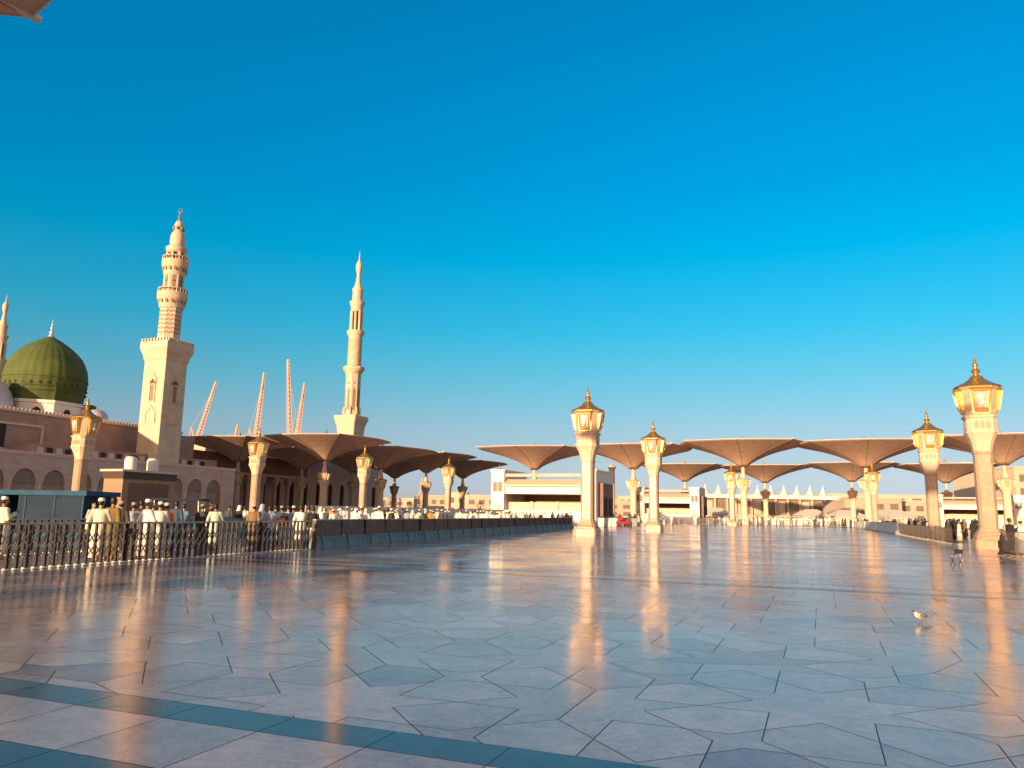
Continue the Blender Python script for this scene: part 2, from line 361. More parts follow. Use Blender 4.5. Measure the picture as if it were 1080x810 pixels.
# ------------------------------------------------------------------ lamps
def make_lamp():
    t = thing('lamp_column', 'x', 'lamp column', group='gilded lantern columns on the plaza')
    MB().sq([(.80, 0), (.80, .50), (.74, .56), (.74, .62)], .12).build('plinth', LAMPST, t)
    MB().sq([(.70, .62), (.72, .70), (.62, .86), (.60, .95), (.52, 1.0), (.50, 1.12), (.455, 1.2), (.455, 5.4), (.50, 5.46), (.50, 5.55), (.455, 5.58)], .30).build('shaft', LAMPST, t)
    cp = MB().sq([(.455, 5.58), (.50, 5.85), (.60, 6.2), (.73, 6.5), (.80, 6.62), (.80, 6.7), (.76, 6.74), (.76, 7.45), (.82, 7.5), (.86, 7.62), (.80, 7.66)], .30).build('capital', CREAM, t)
    mb = MB()
    for q in range(4):      # carved rosette on each face and small corner brackets
        a = q*pi/2; d = Vector((sin(a), -cos(a), 0)); e = Vector((cos(a), sin(a), 0))
        for kx in (-.3, 0, .3):
            c = d*.762+e*kx; mb.add([c+e*x+d*y+Vector((0, 0, z)) for y in (-.01, .025) for x, z in ((-.11, 6.85), (.11, 6.85), (.11, 7.2), (0, 7.36), (-.11, 7.2))], [(0,1,2,3,4),(9,8,7,6,5),(0,5,6,1),(1,6,7,2),(2,7,8,3),(3,8,9,4),(4,9,5,0)])
    mb.build('carved_panel', LAMPST, cp)
    MB().sq([(.74, 7.66), (.78, 7.74), (.90, 9.15), (.98, 9.2), (1.0, 9.3), (.9, 9.32)], .42).build('lantern_body', GOLDP, t)
    for q in range(4):
        a = q*pi/2; d = Vector((sin(a), -cos(a), 0)); e = Vector((cos(a), sin(a), 0)); U3 = Vector((0, 0, 1))
        def ring(z, w, o0, o1): return [d*o0+e*(-w)+U3*z, d*o1+e*(-w)+U3*z, d*o1+e*w+U3*z, d*o0+e*w+U3*z]
        fr = MB().loft([ring(7.78, .34, .70, .90), ring(7.95, .38, .70, .95), ring(9.05, .50, .80, 1.16), ring(9.22, .58, .80, 1.22)]).build('lantern_window', GOLD, t)
        gl = MB(); p = lambda z, s_: d*(.95+(z-7.95)*.191+.012)+e*s_+U3*z
        k = 1.0
        gl.add([p(8.02, -.26), p(8.02, .26), p(8.95, .36), p(8.95, -.36), p(8.02, -.26)-d*.01, p(8.02, .26)-d*.01, p(8.95, .36)-d*.01, p(8.95, -.36)-d*.01], [(0,1,2,3),(7,6,5,4),(0,4,5,1),(1,5,6,2),(2,6,7,3),(3,7,4,0)]).build('pane', GLASS, fr)
        b = MB()
        for s_ in (-1, 1):      # framing bars in front of the pane
            b.tube([p(7.98, s_*.29)+d*.03, p(9.0, s_*.40)+d*.03], .035, 6)
        b.tube([p(8.0, -.30)+d*.03, p(8.0, .30)+d*.03], .035, 6); b.tube([p(8.98, -.40)+d*.03, p(8.98, .40)+d*.03], .035, 6)
        b.build('frame', GOLD, fr)
        MB().lathe([(.05, 8.1), (.13, 8.2), (.13, 8.32), (.08, 8.42), (.16, 8.75), (.05, 8.8)], 10, tuple((d*1.07)[:2])).build('bulb', FOOT, fr)
    MB().lathe([(1.26, 9.30), (1.30, 9.34), (1.05, 9.45), (.74, 9.60), (.46, 9.80), (.34, 9.95), (.30, 10.0)], 8, rot=pi/8).build('roof', ROOFG, t)
    MB().lathe([(.30, 9.98), (.16, 10.08), (.12, 10.16), (.20, 10.22), (.24, 10.32), (.18, 10.42), (.08, 10.48), (.08, 10.55), (.15, 10.62), (.16, 10.70), (.10, 10.80), (.05, 10.86), (.09, 10.92), (.05, 11.0), (.015, 11.28), (.003, 11.32)], 16).build('finial', GOLD, t, 'auto')
    return t
L0 = make_lamp()
lamps = [(620, 58.0, 'nearest lantern column in the middle of the photo, beside the end of the dark barrier row'),
 (690, 78.5, 'lantern column right behind and right of the big middle one, before the small white pavilion'),
 (1042, 44.6, 'biggest lantern column, at the right edge of the photo beside the steel railing'),
 (985, 67.5, 'lantern column left of the biggest right-hand one, dark crowd at its foot'),
 (81, 68.3, 'leftmost lantern column, in front of the arcade wall under the green dome'),
 (268, 92, 'lantern column just right of the arcade wall corner, before the dark umbrellas'),
 (382, 115, 'lantern column right of the round minaret, before the dark umbrellas'),
 (472, 137, 'lantern column between the dark umbrellas and the white pavilion'),
 (526, 156, 'farthest lantern column on the left row, touching the left end of the white pavilion'),
 (772.5, 138, 'thin far lantern column standing left of the middle umbrella pole'),
 (923, 131, 'far lantern column touching the right side of an umbrella pole, white barriers at its foot')]
for i, (px, y, lb) in enumerate(lamps):
    l = L0 if i == 0 else dup(L0, (0, 0, 0)); l.location = (gx(px, y), y, 0); l.rotation_euler.z = RZ; l['label'] = lb
# ------------------------------------------------------------------ big umbrellas
def canopy_h(r): return 9.35+5.95*max(0, r)**.47
def make_umbrella():
    t = thing('giant_umbrella', 'x', 'umbrella', group='open courtyard umbrellas')
    MB().sq([(.95, 0), (.95, .7), (.75, .95), (.62, 1.1), (.58, 6.0), (.70, 6.5), (.92, 6.9), (.98, 7.1), (.92, 7.2)], .3).build('pole', CREAM, t)
    MB().sq([(.86, 7.2), (1.15, 8.5), (1.25, 8.6), (.7, 8.75), (.45, 8.9), (.40, 9.7)], .35).build('capital', CREAM, t)
    for q in range(4):
        a = q*pi/2; d = Vector((sin(a), -cos(a), 0)); e = Vector((cos(a), sin(a), 0)); U3 = Vector((0, 0, 1))
        def ring(z, w, o0, o1): return [d*o0+e*(-w)+U3*z, d*o1+e*(-w)+U3*z, d*o1+e*w+U3*z, d*o0+e*w+U3*z]
        MB().loft([ring(7.3, .3, .8, 1.1), ring(8.45, .45, .9, 1.5)]).build('lantern', GOLDP, t)
    w = 12.1; k = 32; N_ = k+1
    def pt(a, b):
        r = max(abs(a), abs(b))
        if r == 0: return Vector((0, 0, 9.35))
        m_ = min(abs(a), abs(b))/r; f = 1-.012*(1-m_*m_)*r**3          # slightly scalloped edge
        p_ = 2+4*r; rs = (abs(a)**p_+abs(b)**p_)**(1/p_)                # round funnel that squares off towards the rim
        rad = hypot(a, b); mix_ = .32*min(1, r*1.3); f2 = f*(mix_+(1-mix_)*r/rad); z = canopy_h(r)+.06*m_**6*r**4
        return Vector((a*w*f2, b*w*f2, z))
    me = MB(); vs = [pt(-1+2*i/k, -1+2*j/k) for i in range(N_) for j in range(N_)]
    fs = [(i*N_+j, (i+1)*N_+j, (i+1)*N_+j+1, i*N_+j+1) for i in range(k) for j in range(k) if not (abs(i+.5-k/2) < 1 and abs(j+.5-k/2) < 1)]
    me.add(vs, fs); cn = me.build('canopy', CANV, t, True)
    s = cn.modifiers.new('thick', 'SOLIDIFY'); s.thickness = .06; s.offset = 1
    for q in range(8):
        a = q*pi/4; dx, dy = round(cos(a)*1.3), round(sin(a)*1.3); dx = max(-1, min(1, dx)); dy = max(-1, min(1, dy)); diag = q % 2
        pts = [pt(dx*x, dy*x)-Vector((0, 0, .05)) for x in (.08, .14, .22, .34, .5, .7, .86, .99)]
        MB().tube([p+Vector((0, 0, .03)) for p in pts], [.05, .05, .05, .05, .045, .04, .04, .04], 6).build('arm', RIB, cn)
        if diag:
            e = pts[-1]; d = Vector((dx, dy, 0)).normalized(); MB().tube([e-d*.9+Vector((0, 0, -.02)), e+d*.35+Vector((0, 0, .16))], [.16, .12], 6).build('arm_tip', EDGE, cn)
    hem = [pt(1, -1+2*i/k) for i in range(k)]+[pt(1-2*i/k, 1) for i in range(k)]+[pt(-1, 1-2*i/k) for i in range(k)]+[pt(-1+2*i/k, -1) for i in range(k+1)]
    MB().tube([p+Vector((0, 0, .03)) for p in hem], .055, 5).build('hem', EDGE, cn)
    MB().lathe([(.38, 15.0), (.38, 15.3), (1.1, 15.35), (.8, 15.8), (.35, 16.3), (.12, 16.7), (.16, 16.85), (.05, 17.0), (.01, 17.7)], 12).build('cap', RIB, t)
    MB().lathe([(.36, 9.5), (.30, 15.1)], 12).build('mast', CREAM, t)
    return t
U0_ = make_umbrella(); A0 = Vector((5.3, 172, 0)); SP = 22.1
def upos(i, j, base): return base+n*(SP*i)+u*(SP*j)
ul = []
names1 = ['umbrella directly over the white pavilion, left of the nearest lantern column', 'umbrella partly behind the two middle lantern columns', 'wide tan umbrella in the middle right, nothing in front of its canopy',
          'tan umbrella between the middle right one and the right-hand lantern columns', 'rightmost umbrella, cut by the picture edge behind the biggest lantern column']
for k in range(5):
    a = .031; z0 = 170; p = Vector((5.3+20.35*k, 170-8.65*k, 0)); ul.append((p, names1[k]))
names2 = ['lower, farther umbrella left of the middle right one', 'farther umbrella seen below and right of the middle right one', 'farther umbrella with its pole before the tent-roofed hall', 'farther umbrella behind the second lantern column from the right']
for k in range(4):
    z0 = 224; p = Vector((.2256*z0+20.35*k, z0-8.65*k, 0)); ul.append((p, names2[k]))
names3 = ['big shaded umbrella over the dark hall, its pole left of the round minaret', 'shaded umbrella second in the row, pole beside the pale hall corner', 'shaded umbrella third in the row, right of the far lantern column', 'farthest shaded umbrella of the row, tip touching the white pavilion']
for k in range(4): ul.append((Vector((-38, 158, 0))+u*(SP*k), names3[k]))
names4 = ['shaded umbrella nearest the arcade wall corner', 'shaded umbrella behind the one at the arcade wall corner, dark hall beneath it', 'shaded umbrella in the back row behind the lantern column right of the round minaret', 'last shaded umbrella of the back row, slim dark pole against pale sky']
for k in range(4): ul.append((Vector((-58.5, 166, 0))+u*(SP*k), names4[k]))
for i, (p, lb) in enumerate(ul):
    c = U0_ if i == 0 else dup(U0_, p); c.location = p; c.rotation_euler.z = RZ; c['label'] = lb
    s = 1.0+.02*((i*7) % 3); c.scale = (1, 1, 1.0+.03*((i % 2) if i > 4 else (0, 0, 1, 0, 1)[i]))
# the one whose corner hangs into the top left of the frame, and its neighbours behind the camera
tip = at(33, 18, 17.5)
NR = radians(31); KC = 12.1*(.32+.68/1.414); nb = Vector((KC*cos(NR)-KC*sin(NR), KC*sin(NR)+KC*cos(NR), 0))
ctr = Vector((tip.x, tip.y, 0))-nb
c = dup(U0_, ctr, NR, 'umbrella overhead whose brown canopy corner hangs into the top left of the photo', 'open courtyard umbrellas')
c.scale = (1, 1, tip.z/15.36)
# ------------------------------------------------------------------ mosque
def arch_wall(mb, L, z0, z1, bays, w, spring, r, depth, mi=0, th=.6):
    """wall along +x from 0..L, front at y=0, arched niches of the given depth"""
    y0 = 0; k = 12
    def quad(a, b, c_, d): mb.add([a, b, c_, d], [(0, 1, 2, 3)], mi)
    x = 0
    for cx in bays:
        xl, xr = cx-r, cx+r
        quad((x, y0, z0), (xl, y0, z0), (xl, y0, z1), (x, y0, z1))
        pts = [(xl, .25)] + [(cx-r*cos(pi*i/k), spring+r*1.12*sin(pi*i/k)) for i in range(k+1)] + [(xr, .25)]
        quad((xl, y0, z0), (xr, y0, z0), (xr, y0, .25+z0), (xl, y0, .25+z0))
        for a, b in zip(pts[1:-2], pts[2:-1]): quad((a[0], y0, a[1]), (b[0], y0, b[1]), (b[0], y0, z1), (a[0], y0, z1))
        pts[0] = (xl, .25+z0); pts[-1] = (xr, .25+z0)
        for a, b in zip(pts, pts[1:]+pts[:1]): quad((a[0], y0, a[1]), (b[0], y0, b[1]), (b[0], depth, b[1]), (a[0], depth, a[1]))
        x = xr
    quad((x, y0, z0), (L, y0, z0), (L, y0, z1), (x, y0, z1))
# local frame of the mosque: +x along u, -y towards the plaza (n).  rotation so local x->u
RM = pi/2-UA
Z0 = 95.0; P0 = Vector((at(0, 474, Z0).x, Z0, 0)); HA = at(0, 474, Z0).z
org = P0-u*45
mq = thing('mosque', 'rose stone mosque with green dome above a long arcade wall, left side', 'mosque', org, RM)
# where the low wall ends at photo column 247
def tcol(px, P, d):
    tx = (px-540)/FP*1.0; R3 = at(px, 500, 1.0).x; return (R3*P.y-P.x)/(d.x-R3*d.y)
LE = 45+tcol(247, P0, u)
bw = 4.15; bays = sorted(LE-4.6-bw*i for i in range(int((LE-7)/bw)))
mb = MB(); arch_wall(mb, LE, 0, HA-.35, bays, bw, HA-3.9, 1.6, .45)
mb.add([(0,.0,0),(LE,0,0),(LE,12,0),(0,12,0),(0,0,HA-.35),(LE,0,HA-.35),(LE,12,HA-.35),(0,12,HA-.35)], [(4,5,6,7),(1,2,6,5),(2,3,7,6),(3,0,4,7)])
wl = mb.build('arcade_wall', MOSQ2, mq)
mb = MB()
for cx in bays: mb.box(cx-1.59, cx+1.59, .40, .44, .3, HA-4.0)
mb.build('niche_panel', MOSQ, wl)
def lattice_mat():
    m = mat('pierced screen', (.30, .22, .19), .7); t = m.node_tree; b = t.nodes['Principled BSDF']
    tc = t.nodes.new('ShaderNodeTexCoord'); vo = t.nodes.new('ShaderNodeTexVoronoi'); vo.inputs['Scale'].default_value = 4.2; vo.inputs['Randomness'].default_value = 0
    mp = t.nodes.new('ShaderNodeMapping'); mp.inputs['Rotation'].default_value = (0, pi/4, 0); mp.inputs['Scale'].default_value = (1, 0, 1)
    t.links.new(tc.outputs['Object'], mp.inputs[0]); t.links.new(mp.outputs[0], vo.inputs['Vector'])
    cr = t.nodes.new('ShaderNodeValToRGB'); cr.color_ramp.elements[0].color = (.05, .035, .03, 1); cr.color_ramp.elements[1].color = (.38, .28, .24, 1)
    cr.color_ramp.elements[0].position = .30; cr.color_ramp.elements[1].position = .42
    t.links.new(vo.outputs['Distance'], cr.inputs[0]); t.links.new(cr.outputs[0], b.inputs['Base Color']); return m
LAT = lattice_mat()
for i, cx in enumerate(bays):
    s = MB(); k = 10; r = 1.57; sp = HA-3.9
    pts = [(cx-r, sp-.1)]+[(cx-r*cos(pi*j/k), sp+r*1.1*sin(pi*j/k)) for j in range(k+1)]+[(cx+r, sp-.1)]
    s.add([(x, y, z) for y in (.25, .33) for x, z in pts], [tuple(range(len(pts))), tuple(range(2*len(pts)-1, len(pts)-1, -1))]); s.build('arch_screen', LAT, wl)
    if i < len(bays)-1:
        MB().sq([(.17, 0), (.17, .4), (.12, .5), (.12, HA-4.3), (.2, HA-4.1), (.24, HA-3.9)], .3, (cx-bw/2, -.02)).build('column', TRIM, wl)
mb = MB(); mb.box(-.1, LE+.12, -.14, 12, HA-.35, HA-.12); mb.box(-.1, LE+.2, -.26, 12, HA-.12, HA+.05); mb.build('cornice', TRIM, mq)
mb = MB(); mb.box(LE-3.0, LE+.06, -.12, 3.0, 0, HA-.36); mb.build('corner_pier', MOSQ2, mq)
# upper hall
P1 = at(0, 432, 110.0); HU = P1.z; rel = Vector((P1.x, P1.y, 0))-org; x1 = rel.dot(u); y1 = -rel.dot(n)
Pu = Vector((P1.x, P1.y, 0)); t205 = tcol(203.5, Pu, u); XE = x1+t205; t188 = tcol(188.5, Pu, u)
mb = MB(); mb.box(0, x1+t188-.15, y1, y1+60, 0, HU); uw = mb.build('upper_wall', MOSQ, mq)
MB().box(x1+t188+.15, XE, y1+.3, y1+60, 0, HU-.3).build('end_block', MOSQ, mq)
mb = MB(); mb.box(0, x1+t188, y1-.22, y1+.6, HU, HU+.28); mb.box(0, x1+t188, y1-.18, y1-.002, HU-6.6, HU-6.3); mb.build('string_course', TRIM, uw)
for a, b in ((.5, 15), (x1-20, x1-6), (x1-4, x1+7.0)):
    mb = MB(); mb.box(a, b, y1-.12, y1-.003, HU-1.9, HU-1.6); mb.box(a, b, y1-.12, y1-.003, HU-5.6, HU-5.3); mb.box(a, a+.3, y1-.12, y1-.003, HU-5.3, HU-1.9); mb.box(b-.3, b, y1-.12, y1-.003, HU-5.3, HU-1.9); mb.build('panel_frame', TRIM, uw)
mb = MB(); mb.box(x1-3, x1+1.2, y1-.05, y1-.002, HU-5.3, HU-1.9); mb.build('window', DARK, uw)
k = 0; mb = MB()
while k*.62 < x1+t188-1: mb.box(k*.62, k*.62+.36, y1-.15, y1+.15, HU+.28, HU+.62); k += 1
mb.build('parapet', TRIM, uw)
# rail of small merlons on the step between the two roofs
mb = MB(); mb.box(LE-30, LE+6, y1-6, y1-.4, 0, HA+1.9); mb.build('stepped_block', MOSQ, mq)
for i in range(22): MB().box(LE-29.6+i*1.5, LE-29.6+i*1.5+.95, y1-6.12, y1-5.9, HA+.5, HA+1.5).build('vent_opening', DARK if i % 2 else TRIM, mq)
# green dome
ZD = 133.0; dc = at(45.5, 425.7, ZD); s_ = ZD/FP
rel = Vector((dc.x, dc.y, 0))-org; dl = (rel.dot(u), -rel.dot(n)); zb = dc.z; q = s_/4.77*1.0
dome = MB(); rings = []
prof = [(195, 0), (203, 50), (206, 95), (206, 120), (203, 150), (196, 180), (184, 208), (166, 238), (143, 262), (116, 285), (88, 305), (60, 322), (34, 336), (14, 346), (5, 350)]
KN = 128
for r, h in prof:
    r *= q*.915; ring = []
    for j in range(KN):
        a = 2*pi*j/KN; oc = 1.0
        f = max(0, 1-h/110); oct_ = cos(pi/8)/cos(((a+pi/8) % (pi/4))-pi/8)
        rr = r*((1-f)+f*(oct_*1.02)); rr *= 1+(.010 if j % 4 == 0 else -.004)*(1 if h > 60 else .5)
        ring.append((dl[0]+rr*cos(a), dl[1]+rr*sin(a), zb+h*q))
    rings.append(ring)
dome.loft(rings); dm = dome.build('dome', GREEN, mq, 'auto')
for h, r, nn in ((72, 205, 32), (50, 203, 0), (118, 207, 0)):
    mb = MB(); mb.lathe([(r*q*.915, zb+h*q-.06), (r*q*.915+.12, zb+h*q-.05), (r*q*.915+.12, zb+h*q+.05), (r*q*.915, zb+h*q+.06)], 64, dl); mb.build('dome_band', GREEN, dm)
mb = MB()
for j in range(32):
    a = 2*pi*j/32; e = Vector((cos(a), sin(a), 0)); f = Vector((-sin(a), cos(a), 0)); c0 = Vector((dl[0], dl[1], zb+84*q))+e*(206*q*.915+.05)
    mb.add([c0+f*x+Vector((0, 0, z)) for x, z in ((-.11, -.22), (.11, -.22), (.11, .2), (0, .32), (-.11, .2))], [(0, 1, 2, 3, 4)])
mb.build('dome_window', DARK, dm)
mb = MB()
for j in range(16):
    a = 2*pi*j/16+.1; mb.box(*(lambda cx, cy: (cx-.5, cx+.5, cy-.5, cy+.5))(dl[0]+205*q*cos(a), dl[1]+205*q*sin(a)), zb+4*q, zb+30*q)
MB().lathe([(.55, zb+346*q), (.5, zb+352*q), (.2, zb+358*q), (.34, zb+364*q), (.34, zb+372*q), (.12, zb+380*q), (.22, zb+388*q), (.22, zb+396*q), (.08, zb+405*q), (.12, zb+412*q), (.03, zb+420*q), (.01, zb+440*q)], 10, dl).build('finial', SILV, dm)
mb = MB(); mb.lathe([(196*q*.97, HU-2), (196*q*.97, zb-.6), (196*q*1.01, zb-.5), (196*q*1.01, zb)], 8, dl, pi/8); dr = mb.build('drum', WHITE, mq)
# arched buttresses on the drum facing the plaza
mb = MB()
for j in range(8):
    a = 2*pi*j/8; e = Vector((cos(a), sin(a), 0)); f = Vector((-sin(a), cos(a), 0)); c0 = Vector((dl[0], dl[1], 0))+e*(196*q*.97*cos(pi/8)+.05)
    mb.add([c0+f*x+Vector((0, 0, z)) for x, z in ((-.75, zb-3.2), (.75, zb-3.2), (.75, zb-2.1), (.5, zb-1.5), (0, zb-1.2), (-.5, zb-1.5), (-.75, zb-2.1))], [tuple(range(7))])
mb.build('drum_window', DARK, dr)
def small_dome(px, py, y, r, h, m_, nm):
    c = at(px, py, y); rel = Vector((c.x, c.y, 0))-org; L_ = (rel.dot(u), -rel.dot(n))
    return MB().lathe([(r*1.02, HU-1.5), (r*1.02, c.z), (r, c.z), (r*.97, c.z+h*.3), (r*.82, c.z+h*.6), (r*.55, c.z+h*.85), (r*.2, c.z+h*.98), (.06, c.z+h), (.03, c.z+h*1.2)], 24, L_).build(nm, m_, mq, 'auto')
small_dome(101, 441, 131, 1.9, 1.5, SILV, 'small_dome'); small_dome(-12, 432, 124, 3.4, 5.2, SILV, 'white_dome')
small_dome(93, 432, 138, 1.6, .9, GREEN, 'small_dome')
# ------------------------------------------------------------------ minarets
def old_minaret():
    zc = 130.0; k = zc/FP; c = at(168, 452, zc); D = Vector((c.x+.15, zc, 0))
    t = thing('minaret', 'square-based cream minaret right of the green dome', 'minaret', D, RZ)
    Zp = lambda y: at(178, y, zc).z
    h = 2.38
    MB().sq([(h, 0), (h, Zp(383)), (h+.15, Zp(381)), (h+.25, Zp(377)), (h+.5, Zp(373)), (h+.66, Zp(370)), (h+.66, Zp(363.5))], .02).build('square_shaft', MINST, t)
    m = MB()
    for q_ in range(4):
        a = q_*pi/2; d = Vector((sin(a), -cos(a), 0)); e = Vector((cos(a), sin(a), 0))
        for j in range(-4, 5):
            c0 = d*(h+.55)+e*(j*.66)+Vector((0, 0, Zp(363.5))); m.box(c0.x-.18, c0.x+.18, c0.y-.12 if abs(d.y) > .5 else c0.y-.18, c0.y+.12 if abs(d.y) > .5 else c0.y+.18, c0.z, c0.z+.55)
    m.build('crenellation', MINST, t)
    # pointed windows and framed panels on the four faces
    for q_ in range(4):
        a = q_*pi/2; d = Vector((sin(a), -cos(a), 0)); e = Vector((cos(a), sin(a), 0))
        for xx, z, w_, hh in ((0, Zp(425), .45, 3.4), (0, Zp(407), .45, .9), (0, Zp(447), .9, 1.6)):
            c0 = d*(h+.02)+Vector((0, 0, z)); fr = MB()
            o = [(-w_-.25, -.2), (w_+.25, -.2), (w_+.25, hh), (0, hh+w_+.5), (-w_-.25, hh)]; i_ = [(-w_, 0), (w_, 0), (w_, hh-.1), (0, hh+w_), (-w_, hh-.1)]
            fr.add([c0+e*x+Vector((0, 0, zz))+d*y for y in (0, .14) for x, zz in o+i_], [(10+j, 10+(j+1) % 5, 15+(j+1) % 5, 15+j) for j in range(5)]+[(j, (j+1) % 5, 10+(j+1) % 5, 10+j) for j in range(5)]+[(5+j, 15+j, 15+(j+1) % 5, 5+(j+1) % 5) for j in range(5)])
            f = fr.build('window_frame', MINST, t)
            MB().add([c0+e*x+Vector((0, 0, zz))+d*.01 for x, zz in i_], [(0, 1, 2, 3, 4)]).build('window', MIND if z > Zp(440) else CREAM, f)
    def balcony(y, r0, r1, mats=MINST, nm='balcony', oct_=8):
        z = Zp(y); b = MB().lathe([(r0, z-2.7), (r0+.1, z-2.4), (r0+(r1-r0)*.45, z-1.7), (r0+(r1-r0)*.5, z-1.5), (r1-.08, z-1.1), (r1, z-.9), (r1, z+.1), (r1-.12, z+.1)], oct_*3, rot=pi/8).build(nm, mats, t, 'auto')
        m2 = MB()      # stalactite niches under the balcony and a thin rail
        for j in range(16):
            a = 2*pi*j/16; e = Vector((cos(a), sin(a), 0)); f = Vector((-sin(a), cos(a), 0)); c0 = e*(r0+(r1-r0)*.55+.12)+Vector((0, 0, z-1.9))
            m2.add([c0+f*x+Vector((0, 0, zz)) for x, zz in ((-.18, 0), (.18, 0), (.18, .5), (0, .8), (-.18, .5))], [(0, 1, 2, 3, 4)])
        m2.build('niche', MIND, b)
        m3 = MB(); 
        for j in range(24): a = 2*pi*j/24; m3.tube([(r1*cos(a)*.96, r1*sin(a)*.96, z+.1), (r1*cos(a)*.96, r1*sin(a)*.96, z+.75)], .05, 4)
        m3.lathe([(r1*.94, z+.7), (r1*.99, z+.7), (r1*.99, z+.8), (r1*.94, z+.8)], 24); m3.build('rail', TRIM, b)
        return b
    MB().lathe([(2.0, Zp(362)), (1.92, Zp(358)), (1.88, Zp(322))], 8, rot=pi/8).build('octagonal_stage', MINST, t)
    zz = MB()
    for row in range(7):
        z = Zp(354)+row*.75
        for j in range(8):
            a0 = pi/8+j*pi/4; p0 = Vector((cos(a0), sin(a0), 0))*1.93; p1 = Vector((cos(a0+pi/4), sin(a0+pi/4), 0))*1.93
            nn = 4
            for s in range(nn):
                A = p0.lerp(p1, s/nn)*1.012; B = p0.lerp(p1, (s+1)/nn)*1.012; za = z+(.36 if s % 2 else 0); zb_ = z+(0 if s % 2 else .36)
                zz.add([(A.x, A.y, za), (B.x, B.y, zb_), (B.x, B.y, zb_+.22), (A.x, A.y, za+.22)], [(0, 1, 2, 3)])
    zz.build('zigzag_band', ZIG, t)
    balcony(310.5, 1.9, 2.5)
    MB().lathe([(1.9, Zp(311)), (1.8, Zp(306)), (1.75, Zp(287))], 8, rot=pi/8).build('round_stage', MINST, t)
    m = MB()
    for j in range(8):
        a = j*pi/4; e = Vector((cos(a), sin(a), 0)); f = Vector((-sin(a), cos(a), 0))
        for z0_, hh in ((Zp(309), 2.2), (Zp(299), 1.3)): 
            c0 = e*(1.82*cos(pi/8)+.04)+Vector((0, 0, z0_)); m.add([c0+f*x+Vector((0, 0, z)) for x, z in ((-.28, 0), (.28, 0), (.28, hh*.8), (0, hh), (-.28, hh*.8))], [(0, 1, 2, 3, 4)])
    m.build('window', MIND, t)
    balcony(276.5, 1.7, 2.2)
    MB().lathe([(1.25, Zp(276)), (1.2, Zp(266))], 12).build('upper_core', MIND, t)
    for j in range(8):
        a = j*pi/4+pi/8; MB().tube([(1.47*cos(a), 1.47*sin(a), Zp(276.5)), (1.47*cos(a), 1.47*sin(a), Zp(267))], .2, 8).build('column', MINST, t)
    MB().lathe([(1.4, Zp(267.5)), (1.6, Zp(266)), (1.8, Zp(264)), (1.8, Zp(262)), (1.4, Zp(261)), (1.18, Zp(260)), (1.25, Zp(255)), (1.2, Zp(249)), (1.0, Zp(246)), (.75, Zp(244.5)), (.7, Zp(243.5)), (.68, Zp(239)), (.8, Zp(238.5)), (.72, Zp(236.5)), (.5, Zp(234)), (.2, Zp(232.5))], 16).build('ribbed_cap', MINST, t, 'auto')
    m = MB()
    for j in range(6): a = j*pi/3; m.box(.8*cos(a)-.16, .8*cos(a)+.16, .8*sin(a)-.16, .8*sin(a)+.16, Zp(243), Zp(240))
    m.build('lantern_opening', MIND, t)
    fi = MB().lathe([(.2, Zp(233)), (.35, Zp(231.5)), (.12, Zp(230)), (.26, Zp(228.5)), (.10, Zp(227)), (.18, Zp(226)), (.07, Zp(225)), (.05, Zp(223.5))], 10).build('finial', MIND, t)
    m = MB(); zc_ = Zp(221.8); m.tube([(.42*sin(a), 0, zc_-.42*cos(a)) for a in [x*pi/12-pi*.82 for x in range(0, 21)]], [.03+.07*sin(pi*i/20) for i in range(21)], 6); m.build('crescent', MIND, fi)
    return t
old_minaret()
